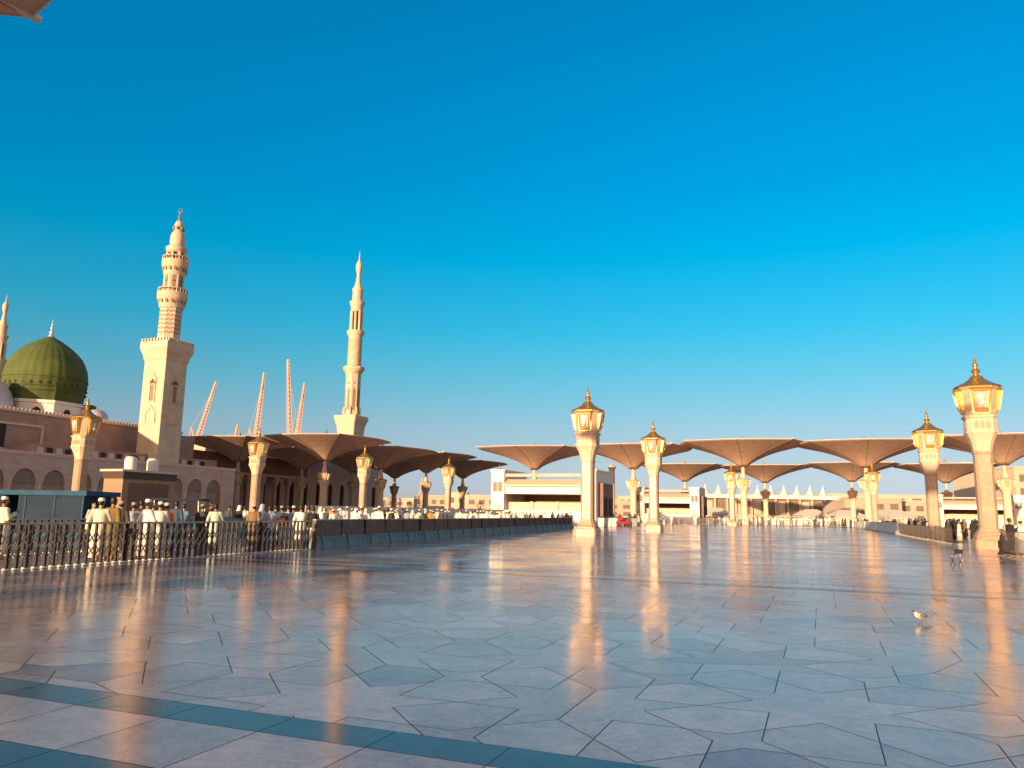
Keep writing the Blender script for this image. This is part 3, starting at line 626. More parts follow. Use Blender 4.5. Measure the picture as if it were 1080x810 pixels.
def new_minaret(px, zc, tipy, lb):
    # proportions read from the round minaret: units are photo pixels of the one at 300 m
    k = 300/FP; x = gx(px, zc); t = thing('minaret', lb, 'minaret', (x, zc, 0), RZ, 'tall round minarets')
    Hh = at(px, tipy, zc).z; sc = Hh/(H+(538-264)*k)
    Z = lambda y: (H+(538-y)*k)*sc
    MB().sq([(3.7, 0), (3.7, Z(467)), (3.8, Z(460)), (4.1, Z(453)), (4.7, Z(448)), (4.95, Z(446)), (4.95, Z(443)), (4.7, Z(443))], .08).build('square_shaft', MINST, t)
    def oc(prof, kk, nm, m=MINST, par=t): return MB().lathe([(r, Z(y)) for r, y in prof], kk, rot=pi/kk).build(nm, m, par, 'auto')
    oc([(3.2, 444), (3.0, 438), (3.0, 400), (3.4, 397), (4.3, 394), (4.35, 391.5), (3.9, 391)], 8, 'octagonal_stage')
    for j in range(8):
        a = j*pi/4; e = Vector((cos(a), sin(a), 0)); f = Vector((-sin(a), cos(a), 0)); c0 = e*(3.0*cos(pi/8)+.04)
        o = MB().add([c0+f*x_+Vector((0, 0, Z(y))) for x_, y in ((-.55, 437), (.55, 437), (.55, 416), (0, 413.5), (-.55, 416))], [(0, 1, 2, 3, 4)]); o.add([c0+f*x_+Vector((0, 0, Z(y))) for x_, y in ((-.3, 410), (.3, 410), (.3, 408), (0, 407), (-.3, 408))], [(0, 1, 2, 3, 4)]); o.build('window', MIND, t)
        a += pi/8; MB().tube([(3.3*cos(a), 3.3*sin(a), Z(441)), (3.3*cos(a), 3.3*sin(a), Z(436)), (3.3*cos(a), 3.3*sin(a), Z(433))], [.28, .28, .05], 6).build('corner_finial', MINST, t)
    rings = [(2.65, 391.5), (2.6, 360), (2.9, 358), (3.4, 355.5), (3.5, 353), (3.1, 352.5)]
    oc(rings, 32, 'round_stage')
    m = MB()
    for i in range(26):
        y = 390-i*1.15; m.lathe([(2.62, Z(y)), (2.74, Z(y-.2)), (2.74, Z(y-.5)), (2.62, Z(y-.7))], 32)
    m.build('spiral_ribs', MINST, t, 'auto')
    oc([(1.35, 352.5), (1.35, 328)], 12, 'core', MIND)
    for j in range(8):
        a = j*pi/4+pi/8; MB().tube([(2.15*cos(a), 2.15*sin(a), Z(352.5)), (2.15*cos(a), 2.15*sin(a), Z(331))], .48, 8).build('column', MINST, t)
    oc([(2.2, 332), (2.4, 328), (2.5, 326), (2.95, 323), (3.0, 321), (2.6, 320.5), (2.05, 320.5), (2.0, 310), (2.3, 308), (2.2, 306.5), (1.6, 306), (1.1, 300), (.75, 293), (.7, 291), (1.0, 288), (1.3, 284), (1.25, 280), (.9, 277.5), (.5, 276), (.25, 274.5)], 16, 'upper_stage')
    oc([(.25, 275), (.45, 273.5), (.2, 272), (.35, 270.5), (.12, 269), (.2, 268), (.06, 266), (.02, 264)], 8, 'finial', SILV)
    return t
new_minaret(365.5, 300, 264, 'tall slender round minaret standing alone right of the cranes')
new_minaret(-21, 372, 309, 'slender minaret cut by the left picture edge beside the green dome')
# pale round tower under the second umbrella
tw = thing('round_tower', 'plain pale cylindrical shaft behind the nearest lantern column', 'tower', (gx(645.5, 195), 195, 0))
MB().lathe([(.95, 0), (.95, .6), (.8, .8), (.75, 12.8)], 20).build('shaft', CREAM, tw, 'auto'); MB().lathe([(.75, 12.8), (1.0, 13.1), (1.0, 13.6), (.6, 13.8), (.1, 14.4)], 20).build('cap', CREAM, tw, 'auto')
# ------------------------------------------------------------------ dark hall under the shaded umbrellas
hp = Vector((gx(399, 246), 246, 0))-u*76
hl = thing('prayer_hall', 'long dark stone hall behind the shaded umbrellas, right of the arcade wall', 'hall', hp, RM)
mb = MB(); bys = [3.2+5.8*i for i in range(13)]; arch_wall(mb, 76, 0, 17, bys, 5.8, 7.6, 1.0, .5)
mb.add([(0,0,0),(76,0,0),(76,40,0),(0,40,0),(0,0,17),(76,0,17),(76,40,17),(0,40,17)], [(4,5,6,7),(1,2,6,5),(2,3,7,6),(3,0,4,7)]); hw = mb.build('wall', MOSQ2, hl)
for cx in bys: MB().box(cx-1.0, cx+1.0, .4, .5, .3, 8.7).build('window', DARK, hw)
mb = MB(); mb.box(-.2, 76.2, -.3, 40, 17, 17.4); mb.build('cornice', TRIM, hl)
pp = Vector((gx(322, 196), 196, 0))-u*46
ph = thing('portico', 'deep shadowed portico with pale columns under the shaded umbrellas', 'portico', pp, RM)
MB().box(0, 46, 0, 24, 9.2, 13.4).build('entablature', HALL, ph); MB().box(0, 46, 12, 13, 0, 9.2).build('back_wall', HALL, ph)  # dark rose colour carries the shade under the umbrellas
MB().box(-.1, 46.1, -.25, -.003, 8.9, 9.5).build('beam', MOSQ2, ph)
for i in range(10):
    MB().sq([(.65, 0), (.65, .8), (.42, 1.1), (.42, 6.6), (.75, 7.6), (.8, 9.18)], .3, (1.2+4.8*i, .9)).build('column', MOSQ2, ph)
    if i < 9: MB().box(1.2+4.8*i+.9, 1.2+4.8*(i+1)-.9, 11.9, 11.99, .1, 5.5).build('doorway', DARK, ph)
for i in range(5): MB().lathe([(.05, 9.2), (.05, 8.3), (.45, 8.0), (.5, 7.5), (.2, 7.2)], 10, (3.6+9.6*i, 3.5)).build('hanging_lantern', GOLDP, ph)
# ------------------------------------------------------------------ white pavilions
def pavilion(pxl, y, w, hh, lb, dark_at_right=True):
    s = hh/7.4; p = Vector((gx(pxl, y), y, 0)); t = thing('pavilion', lb, 'pavilion', p, RZ, 'cream entrance pavilions')
    D = 9*s; tw_ = 1.9*s
    for x in (0, w-tw_):
        b = MB().box(x, x+tw_, 0, D, 0, hh-.25*s); b.box(x-.12, x+tw_+.12, -.12, D+.1, hh-.25*s, hh); bo = b.build('corner_block', WHITE, t)
        for k_ in (0, 1):
            cx = x+tw_*(.3+.4*k_); m = MB(); m.box(cx-.28*s, cx+.28*s, -.06, -.003, hh-3.0*s, hh-1.7*s); m.build('screen_window', LAT, bo)
        MB().box(x+tw_*.25, x+tw_*.75, -.05, -.003, .8*s, 2.6*s).build('panel', CREAM, bo)
    MB().box(tw_, w-tw_, .25, D, hh-3.3*s, hh-1.9*s).build('fascia', WHITE, t)
    r = MB(); r.add([(tw_, -.35, hh-2.3*s), (w-tw_, -.35, hh-2.3*s), (w-tw_, -.35, hh-2.05*s), (tw_, -.35, hh-2.05*s), (tw_, .9, hh-1.3*s), (w-tw_, .9, hh-1.3*s), (w-tw_, D, hh-1.0*s), (tw_, D, hh-1.0*s)], [(0,1,2,3),(3,2,5,4),(4,5,6,7),(0,3,4),(1,5,2)]); r.build('roof', CREAM, t)
    MB().box(tw_-.002, w-tw_+.002, .35, .7, hh-.95*s, hh-.55*s).build('parapet', MOSQ2, t)
    MB().box(tw_, w-tw_, 8.5, 8.7, 0, hh-1.0*s).build('back_wall', BROWN, t); MB().box(tw_, w-tw_, .71, 8.5, hh-3.2*s, hh-3.0*s).build('ceiling', BROWN, t)  # brown of back wall and ceiling stands for deep shadow inside
    MB().box(tw_, w-tw_, 1.3, 1.5, 0, 3.0*s).build('low_wall', CREAM, t); MB().box(tw_, w-tw_, .3, .5, 0, 1.9*s).build('front_ledge', WHITE, t)
    m = MB()
    for k_ in (.33, .66): m.box(tw_+(w-2*tw_)*k_-.2, tw_+(w-2*tw_)*k_+.2, 1.1, 1.29, 1.9*s, 3.1*s)
    m.build('pier', CREAM, t)
    # side wing; its shade is put into the dark wall colour
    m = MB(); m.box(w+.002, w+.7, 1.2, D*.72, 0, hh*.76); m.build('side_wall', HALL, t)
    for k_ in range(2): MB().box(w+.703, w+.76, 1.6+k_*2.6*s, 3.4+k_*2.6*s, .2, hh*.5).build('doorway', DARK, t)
    return t
pavilion(517.5, 112, 15.6, 7.7, 'largest cream pavilion with open front, between the dark barriers and the nearest lantern column')
pavilion(670, 163, 13.2, 7.4, 'smaller cream pavilion behind the second lantern column')
pavilion(986, 172, 17, 7.2, 'cream pavilion with closed shutters between the two right-hand lantern columns')
# ------------------------------------------------------------------ kiosk and booth on the left
kc = Vector((gx(127, 60), 60, 0))
kt = thing('kiosk', 'brown kiosk with dark fascia and two white tanks on its roof', 'kiosk', kc, RZ)
MB().box(-2.0, 0, 0, 5.2, 0, 3.7).build('body', KIOSK, kt)
MB().box(-2.1, .1, -.1, 5.3, 3.7, 4.25).build('fascia', KIOSKD, kt); MB().box(-2.25, .16, -.25, 5.4, 4.25, 4.42).build('cornice', CREAM, kt)
MB().box(.003, .04, .6, 4.6, 1.0, 3.4).build('shutter', KIOSKF, kt)
for yy in (1.2, 3.4): MB().lathe([(.45, 4.42), (.45, 5.3), (.36, 5.45), (.1, 5.5)], 16, (-.7, yy)).build('water_tank', WHITE, kt, 'auto')
bt = thing('cabin', 'long blue grey cabin with a blue roof edge behind the lattice fence', 'cabin', (gx(97, 36.0)-9, 36.0, 0), radians(-4))
MB().box(0, 5.05, 0, 2.4, 0, 2.02).build('left_wall', BLUEP, bt); MB().box(5.85, 9, 0, 2.4, 0, 2.02).build('side_wall', BLUEP, bt)
MB().box(5.05, 5.85, 1.2, 2.4, 0, 2.02).build('doorway', DARK, bt)
MB().box(-.15, 9.15, -.15, 2.6, 2.02, 2.24).build('roof', BLUER, bt)
m = MB()
for x in (6.2, 7.6, 8.95): m.box(x-.03, x+.03, -.03, -.003, .02, 2.0)
m.box(5.85, 9, -.06, -.004, .02, .34); m.build('frame', BLUER, bt)
# ------------------------------------------------------------------ cranes
def lattice(mb, a, b, w0, w1, k, r=.09):
    a = Vector(a); b = Vector(b); d = (b-a).normalized(); s1 = d.orthogonal().normalized(); s2 = d.cross(s1)
    def C_(i, q): t = i/k; w = w0+(w1-w0)*t; return a.lerp(b, t)+(s1*(1 if q in (0, 3) else -1)+s2*(1 if q < 2 else -1))*w
    for q in range(4):
        mb.tube([C_(0, q), C_(k, q)], r, 4)
        for i in range(k): mb.tube([C_(i, q), C_(i+1, (q+1) % 4)], r*.6, 3)
def crane(px0, py0, px1, py1, lb, y=420, strut=None):
    a = at(px0, py0, y); b = at(px1, py1, y); t = thing('tower_crane', lb, 'crane', (a.x, y, 0), 0, 'cranes beyond the mosque')
    A = Vector((0, 0, a.z)); B = Vector((b.x-a.x, 0, b.z))
    m = MB(); lattice(m, (0, 0, 0), A-Vector((0, 0, 2)), 1.1, 1.1, 10, .28); m.build('mast', CRANE, t)
    m = MB(); lattice(m, A, B, 1.1, .35, 20, .28); m.build('jib', CRANE, t)
    dx = -1 if B.x > 0 else 1
    m = MB(); m.box(-2.0, 2.0, -1.6, 1.6, a.z-3.2, a.z-.4); m.build('machinery_deck', CRANE, t)
    m = MB(); m.box(2*dx-1.1, 2*dx+1.1, -2.9, -1.65, a.z-2.6, a.z+.3); m.build('cab', CITY[2], t)
    top = Vector((3.6*dx, 0, a.z+9)); m = MB(); m.tube([A, top], .45, 5); m.tube([A+Vector((4.5*dx, 0, -1)), top], .35, 5); m.build('a_frame', CRANE, t)
    MB().tube([top, A.lerp(B, .85)], .12, 4).build('luffing_rope', RIB, t)
crane(207, 468, 228, 403, 'leftmost crane, its reddish jib leaning well to the right beside the square minaret', 430)
crane(269, 470, 279, 393, 'second crane from the left, jib leaning slightly right above a lantern column', 410)
crane(306, 470, 304, 379, 'tallest crane, its jib standing almost upright', 400)
crane(312, 472, 321.5, 404, 'rightmost crane, jib leaning right close beside the upright one', 440)
crane(247, 474, 251, 448, 'short stubby crane top between the two left cranes', 470)
crane(439, 545, 446, 505, 'small distant crane seen under the shaded umbrellas', 700)
# ------------------------------------------------------------------ far buildings, trees, masts
def block(px0, px1, ytop, y, m, lb, nm='building', roof=None, wins=True, dep=18, lift=0):
    x0 = gx(px0, y); x1_ = gx(px1, y); h = at((px0+px1)/2, ytop, y).z; t = thing(nm, lb, 'building', (x0, y, 0), 0)
    w = x1_-x0; MB().box(0, w, 0, dep, 0, h).build('wall', m, t); MB().box(-.3, w+.3, -.3, dep, h, h+.5).build('roof', roof or CITY[2], t)
    if wins:
        st = max(1, int(h/4)); nn = min(12, max(2, int(w/5)))
        for s in range(st):
            for i in range(nn):
                cx = w*(i+.5)/nn; z = 1.0+s*(h-1)/st
                MB().box(cx-w/nn*.28, cx+w/nn*.28, -.06, -.004, z, z+(h-1)/st*.55).build('window', WIN, t)
    return t
block(398, 436, 526, 470, CITY[0], 'low tan building seen between the dark umbrella poles on the left')
block(436, 470, 523, 520, CITY[1], 'low pink tan building behind the third shaded umbrella pole')
block(470, 492, 520, 430, CITY[2], 'cream block with dark openings left of the fourth shaded umbrella pole')
block(492, 524, 523, 400, CITY[0], 'low flat building right of the fourth shaded umbrella pole, left of the pavilion')
block(640, 668, 529, 420, CITY[1], 'pinkish building seen between the nearest lantern column and an umbrella pole')
block(652, 684, 524, 520, CITY[2], 'pale long building far behind the red cart')
block(905, 952, 526, 330, CITY[1], 'brick pink building behind the white barriers on the right')
block(950, 978, 529, 340, CITY[0], 'tan building left of the second lantern column from the right')
block(870, 1085, 523, 480, CITY[2], 'very long cream building on the right horizon')
block(892, 918, 529, 250, CITY[0], 'small tan gatehouse behind two touching columns')
block(1074, 1120, 494, 215, CITY[2], 'tall pale building cut by the right picture edge', dep=30)
# hall with tensile peaks
ty = 300; x0 = gx(741, ty); x1_ = gx(882, ty); wv = x1_-x0
th_ = thing('tent_roofed_hall', 'long brown hall under a row of white pointed tent roofs', 'hall', (x0, ty, 0))
hz = at(800, 526, ty).z; MB().box(0, wv, 0, 25, 0, hz).build('wall', BROWN, th_)
for i in range(11):
    cx = wv*(i+.5)/11; 
    if i % 2: MB().box(cx-1.6, cx+1.6, -.1, -.005, 2.6, hz-1.2).build('window', WIN, th_)
    else: MB().box(cx-1.5, cx+1.5, -.1, -.005, 2.8, hz-1.0).build('panel', CITY[2], th_)
    MB().box(wv*i/11-.35, wv*i/11+.35, -1.2, -.5, 0, hz).build('post', CITY[2], th_)
MB().box(-.5, wv+.5, -2, 26, hz, hz+1.4).build('roof_edge', WHITE, th_); MB().box(0, wv, -.6, -.11, 1.2, 2.5).build('balcony', CITY[0], th_)
for i in range(10):
    cx = wv*(i+.5)/10; r = wv/20; MB().lathe([(r*1.25, hz+1.4), (r*.7, hz+2.0), (r*.35, hz+3.0), (r*.16, hz+4.2), (.22, hz+5.1), (.05, hz+5.6)], 12, (cx, 5)).build('tent_peak', WHITE, th_, 'auto')
for i, (px0, px1) in enumerate(((742, 770), (842, 873), (876, 912), (933, 965))):
    y = 210; xa, xb = gx(px0, y), gx(px1, y); w = xb-xa; t = thing('shade_tent', ['sand coloured tent left of two tall columns', 'sand coloured tent before the brown hall, left of a slim column', 'sand coloured tent right of a slim column, before the brick pink building', 'sand coloured tent behind dark railings left of the second lantern column'][i], 'tent', (xa, y, 0), 0, 'sand coloured tents')
    MB().add([(0,-3,2.2),(w,-3,2.2),(w,5,2.2),(0,5,2.2),(w*.3,1,3.9),(w*.7,1,3.9)], [(0,1,5,4),(1,2,5),(2,3,4,5),(3,0,4)]).build('roof', WHITE, t)
    MB().box(.3, w-.3, -2.8, 4.8, 0, 2.19).build('wall', CITY[2], t)
def far_tree(px, y, h, lb):
    t = thing('tree', lb, 'tree', (gx(px, y), y, 0), 0, 'dark trees by the far buildings')
    MB().tube([(0, 0, 0), (.1, 0, h*.45), (.3, .1, h*.75)], [.22, .15, .06], 6).build('trunk', TRUNK, t)
    m = MB(); R3 = random.Random(px)
    for i in range(420):
        a = R3.uniform(0, 2*pi); z = R3.uniform(.3, 1)*h; rr = h*.33*sqrt(max(0, 1-((z/h-.62)/.42)**2))*R3.uniform(.2, 1.1); c = Vector((rr*cos(a), rr*sin(a), z)); e = Vector((R3.uniform(-1, 1), R3.uniform(-1, 1), R3.uniform(-1, 1))).normalized(); f = e.orthogonal().normalized(); s = R3.uniform(.15, .4)
        m.add([c, c+e*s, c+f*s*.6+e*s*.4], [(0, 1, 2)])
    m.build('crown', TREE, t)
for i, (px, y, h) in enumerate(((404, 300, 5.5), (412, 290, 6.5), (432, 280, 5), (447, 300, 6), (506, 290, 5.5), (835, 230, 6), (864, 240, 6))):
    far_tree(px, y, h, ['dark tree just right of the hall corner', 'dark tree left of the back row umbrella pole', 'dark tree between two shaded umbrella poles', 'dark tree left of the third shaded umbrella pole', 'dark tree left of the white pavilion', 'dark tree beside a far umbrella pole on the right', 'dark tree at the right part of the tent-roofed hall'][i])
ms = thing('floodlight_mast', 'slim white floodlight mast between the two right-hand lantern columns', 'light mast', (gx(1023.5, 360), 360, 0))
MB().lathe([(.45, 0), (.22, 26)], 10).build('pole', WHITE, ms); m = MB()
for i in range(5): m.box(-3+i*1.3, -2+i*1.3, -.4, .4, 26, 28.5)
m.box(-3.2, 3.4, -.1, .1, 25.8, 26.1); m.build('floodlight_rack', WHITE, ms)
# ------------------------------------------------------------------ fences and barriers
def lattice_unit(L_=3.1):
    t = thing('lattice_barrier', 'x', 'barrier', group='folding steel lattice barriers on the left')
    m = MB(); nb = 13
    for i in range(nb):
        x = L_*i/(nb-1)*.985; m.box(x-.030, x+.030, -.03, .03, .05, 1.10)
    m.build('posts', FENM, t)
    m = MB(); dx = L_*.985/(nb-1)
    for i in range(nb-1):
        x = i*dx; s = 1 if i % 2 else -1
        for z0 in (.28, .62):
            m.tube([(x, -.045, z0), (x+dx, -.045, z0+.34)], .017, 4); m.tube([(x, .045, z0+.34), (x+dx, .045, z0)], .017, 4)
    m.build('lattice', FENL, t)
    m = MB(); m.box(0, L_*.985, -.035, .035, 1.10, 1.15); m.build('top_rail', RAIL, t)
    for i in range(0, nb, 1): x = L_*i/(nb-1)*.985; MB().tube([(x, -.11, .035), (x, .11, .035)], .03, 6).build('foot', FOOT, t)
    return t
LU = lattice_unit(); fd = (Vector((-7.99, 31.28, 0))-Vector((-12.14, 18.88, 0))).normalized(); fa = atan2(fd.y, fd.x)
f0 = Vector((-7.99, 31.28, 0))
lls = ['lattice barrier at the right end of the fence, touching the first dark blue-based barrier', 'second lattice barrier from the right end of the fence, people in blue behind it', 'lattice barrier with a man in pale mint behind it', 'lattice barrier crossed by the man in orange', 'lattice barrier nearest the camera, at the left picture edge', 'lattice barrier outside the left picture edge']
for i in range(6):
    p = f0-fd*(3.1*(i+1)); o = LU if i == 0 else dup(LU, p); o.location = p; o.rotation_euler.z = fa+radians([0, 1, -1, .8, -.6, 0][i]); o['label'] = lls[i]
for i in range(3):
    p = Vector((-16.6, 21.5, 0))+fd*(3.2*i); dup(LU, p, fa+.05*(i-1), ['lattice barrier standing behind the fence by the left picture edge', 'middle one of the three lattice barriers in the second line before the blue cabin', 'rightmost lattice barrier of the second line before the blue cabin'][i])
def jersey():
    t = thing('road_barrier', 'x', 'barrier', group='dark barriers with blue bases in a row')
    L_ = 2.25
    s0 = [(-.32, 0), (.32, 0), (.30, .12), (.14, .52), (-.14, .52), (-.30, .12)]
    m = MB(); m.loft([[(x, y, z) for y, z in s0] for x in (.42, L_-.06)]); m.loft([[(.05, y*.8, z*.98) for y, z in s0], [(.415, y*.62, z*.98) for y, z in s0]]); m.build('base', BLUE, t)
    m = MB(); m.box(.02, L_-.02, -.05, .05, .53, 1.16); 
    for i in range(24): x = .06+i*.0925; m.tube([(x, -.055, .55), (x+.05, -.055, 1.14)], .012, 4)
    m.build('screen', MESH, t)
    m = MB(); m.box(0, L_, -.07, .07, 1.16, 1.20); m.build('top_rail', RAIL, t)
    MB().box(.0, .05, -.09, .09, 0, 1.155).build('end_post', FENM, t); MB().box(L_-.05, L_, -.09, .09, 0, 1.155).build('end_post', FENM, t)
    return t
J0 = jersey(); b0 = Vector((-7.9, 31.7, 0)); b1 = Vector((7.0, 87, 0)); bd = (b1-b0).normalized(); ba = atan2(bd.y, bd.x)
ordn = ['first', 'second', 'third', 'fourth', 'fifth', 'sixth', 'seventh', 'eighth', 'ninth', 'tenth', 'eleventh', 'twelfth', 'thirteenth', 'fourteenth', 'fifteenth', 'sixteenth', 'seventeenth', 'eighteenth', 'nineteenth', 'twentieth', 'twenty-first', 'twenty-second', 'twenty-third', 'twenty-fourth', 'twenty-fifth', 'twenty-sixth', 'twenty-seventh', 'twenty-eighth', 'twenty-ninth', 'thirtieth']
for i in range(25):
    p = b0+bd*(2.27*i); o = J0 if i == 0 else dup(J0, p); o.location = p+n*rnd.uniform(-.04, .04); o.rotation_euler.z = ba+rnd.uniform(-.012, .012); o['label'] = 'blue-based dark barrier, %s in the row counted from the lattice fence' % ordn[i]
# white partitions
def wpanel(L_=2.4, hh=1.9):
    t = thing('white_partition', 'x', 'partition'); MB().box(0, L_-.04, -.03, .03, .12, hh).build('panel', WHITE, t)
    m = MB(); m.box(0, .06, -.05, .05, 0, hh+.05); m.box(L_-.08, L_-.02, -.05, .05, 0, hh+.05); m.box(0, L_-.02, -.045, .045, hh, hh+.05); m.build('frame', CREAM, t)
    for x in (.1, L_-.15): MB().box(x-.03, x+.03, -.3, .3, 0, .06).build('foot', FENM, t)
    return t
WP = wpanel(); A_ = Vector((gx(322, 72), 72, 0)); B_ = Vector((gx(536, 104), 104, 0)); dd = (B_-A_); nP = int(dd.length/2.4); dd.normalize()
for i in range(nP):
    p = A_+dd*(2.4*i); o = WP if i == 0 else dup(WP, p); o.location = p; o.rotation_euler.z = atan2(dd.y, dd.x)+rnd.uniform(-.03, .03)
    tag(o, 'white partition panel, %s from the left in the low line behind the worshippers' % ordn[i], 'partition', 'white partition panels behind the worshippers')
def wbar(L_=3.0, hh=1.25):
    t = thing('water_barrier', 'x', 'barrier'); s0 = [(-.28, 0), (.28, 0), (.26, .2), (.12, .55), (.09, hh), (-.09, hh), (-.12, .55), (-.26, .2)]
    MB().loft([[(x, y, z) for y, z in s0] for x in (.02, .1, L_-.1, L_-.03)]).build('body', WHITE, t)
    m = MB(); m.box(.4, .9, -.3, .3, .003, .1); m.box(L_-.9, L_-.4, -.3, .3, .003, .1); m.build('slots', DARK, t); return t
WB = wbar(); A_ = Vector((43.4, 87.3, 0)); B_ = Vector((62.5, 142, 0)); dd = (B_-A_); kq = int(dd.length/3.0); dd.normalize()
for i in range(kq):
    p = A_+dd*(3.0*i); o = WB if i == 0 else dup(WB, p); o.location = p; o.rotation_euler.z = atan2(dd.y, dd.x)+rnd.uniform(-.03, .03)
    tag(o, 'white plastic barrier, %s from the near end of the row left of the dark crowd' % ordn[i], 'barrier', 'white plastic barriers on the right')
def railing(L_=2.5, hh=1.15, kk=18, mm=None, feet=True, name='crowd_railing'):
    t = thing(name, 'x', 'railing'); mm = mm or FENL; m = MB()
    for i in range(kk): x = .06+(L_-.12)*i/(kk-1); m.tube([(x, 0, .2), (x, 0, hh-.04)], .014, 4)
    m.build('bars', mm, t); m = MB(); m.tube([(0, 0, .05), (0, 0, hh), (L_-.03, 0, hh), (L_-.03, 0, .05)], .024, 6); m.tube([(0, 0, .2), (L_-.03, 0, .2)], .018, 5); m.build('frame', mm, t)
    if feet:
        for x in (.15, L_/2, L_-.18): MB().tube([(x, -.28, .03), (x, 0, .1), (x, .28, .03)], .022, 6).build('foot', FENL, t)
    return t
RL = railing(kk=13, mm=FENM); st_ = Vector((40.9, 82, 0)); en = Vector((28.4, 49.5, 0)); dd = en-st_; kq = int(dd.length/2.5); dd.normalize()
for i in range(kq):
    p = st_+dd*(2.5*i); o = RL if i == 0 else dup(RL, p); o.location = p; o.rotation_euler.z = atan2(dd.y, dd.x)+rnd.uniform(-.03, .03)
    tag(o, 'steel crowd railing, %s from the far end of the line behind the right-hand lantern columns' % ordn[i], 'railing', 'steel crowd railings on the right')
for i in range(3):
    p = Vector((23.4, 37.2, 0))-u*(2.5*(i+1)); dup(RL, p, RM, ['steel railing at the right picture edge, person in black sitting at its end', 'steel railing cut by the right picture edge', 'steel railing outside the right picture edge'][i], 'steel crowd railings on the right')['category'] = 'railing'
RW = railing(3.0, 1.15, 15, WHITE, False, 'white_railing'); RW['category'] = 'railing'
A_ = Vector((gx(741, 142), 142, 0)); B_ = Vector((gx(893, 136), 136, 0)); dd = B_-A_; kq = int(dd.length/3.05); dd.normalize()
for i in range(kq):
    p = A_+dd*(3.05*i); o = RW if i == 0 else dup(RW, p); o.location = p; o.rotation_euler.z = atan2(dd.y, dd.x)
    tag(o, 'white picket railing, %s from the left in the long line before the far worshippers' % ordn[i], 'railing', 'white picket railings on the right')
A_ = Vector((gx(664, 120), 120, 0))
for i in range(5):
    dup(RW, A_+Vector((2.9*i, 2*i, 0)), .3, 'white picket railing, %s from the left before the small pavilion' % ordn[i], 'white picket railings by the small pavilion')
for i in range(9): dup(RL, Vector((gx(745, 150)+2.6*i, 133-1.0*i, 0)), -.35, 'grey steel railing, %s from the left in the far line before the white pickets' % ordn[i], 'grey steel railings in the far middle')['category'] = 'railing'
# blue barriers behind the left fence
m = MB(); s0 = [(-.3, 0), (.3, 0), (.26, .2), (.13, .5), (.12, 1.0), (-.12, 1.0), (-.13, .5), (-.26, .2)]
m.loft([[(x, y, z) for y, z in s0] for x in (0, .06, 2.0, 2.06)])
BB = m.build('blue_barrier', BLUE); A_ = Vector((gx(183, 44), 44, 0))
for i in range(7):
    o = BB if i == 0 else BB.copy()
    if i: COL.objects.link(o)
    o.location = A_+Vector((2.15*i*.86, 2.15*i*.5, 0)); o.rotation_euler.z = .52
    tag(o, 'blue plastic barrier, %s from the left in the line behind the people at the fence' % ordn[i], 'barrier', 'blue plastic barriers')
# ------------------------------------------------------------------ carts
def cart(name, lb, cat, loc, rz, body, roof, canopy=True):
    t = thing(name, lb, cat, loc, rz); m = MB(); m.box(-1.2, 1.2, -.6, .6, .35, .75); m.box(-1.2, -.5, -.6, .6, .75, 1.05); m.box(.85, 1.2, -.6, .6, .75, 1.1); m.build('body', body, t)
    MB().box(-.4, .1, -.5, .5, .75, .95).build('seat', C['black'], t)
    for x in (-.8, .8):
        for s in (-.6, .6):
            w = MB().tube([(x, s-.08, .27), (x, s+.08, .27)], .27, 14).build('wheel', RUB, t); MB().tube([(x, s-.09, .27), (x, s+.09, .27)], .12, 8).build('hub', FENL, w)
    if canopy:
        for x in (-1.1, 1.05):
            for s in (-.52, .52): MB().tube([(x, s, 1.0), (x*.95, s, 1.9)], .025, 6).build('roof_post', FENL, t)
        MB().sq([(1, 1.9), (1.0, 1.94), (.9, 2.0)], .1).build('roof', roof, t).scale = (1.25, .7, 1)
    else: MB().box(-1.15, -.1, -.55, .55, 1.05, 1.5).build('load', roof, t)
    return t
cart('electric_cart', 'small electric cart with a pale blue roof behind the people in blue', 'cart', (gx(190, 38), 38, 0), .1, BLUER, BLUEP)
cart('red_cart', 'red cleaning cart on the floor right of the nearest lantern column', 'cart', (gx(656, 110), 110, 0), .2, RED, RED, False).scale = (.75, .8, .85)
for i, (px, y) in enumerate(((634, 98), (641.5, 99), (648, 103), (669, 104))):
    t = thing('litter_bin', ['pale bin nearest the middle lantern column', 'second pale bin right of the middle lantern column', 'pale bin just left of the red cart', 'grey bin right of the red cart'][i], 'bin', (gx(px, y), y, 0))
    MB().sq([(.36, .05), (.42, 1.15)], .3).build('body', WHITE if i < 3 else C['grey'], t); MB().sq([(.45, 1.15), (.45, 1.25), (.3, 1.33)], .3).build('lid', C['charcoal'], t)
# folding stool
sx = Vector((16.05, 28.2, 0)); st = thing('folding_chair', 'small folding chair with a black seat alone on the floor near the right railing', 'chair', sx, .5); st.scale = (.74,)*3
for s in (-.19, .19):
    MB().tube([(-.2, s, 0), (.18, s, .45), (.25, s, .78)], .018, 6).build('leg', FENM, st); MB().tube([(.2, s, 0), (-.2, s, .45)], .018, 6).build('leg', FENM, st)
MB().box(-.2, .2, -.19, .19, .44, .47).build('seat', C['grey'], st); MB().box(.2, .24, -.2, .2, .56, .78).build('backrest', C['black'], st)
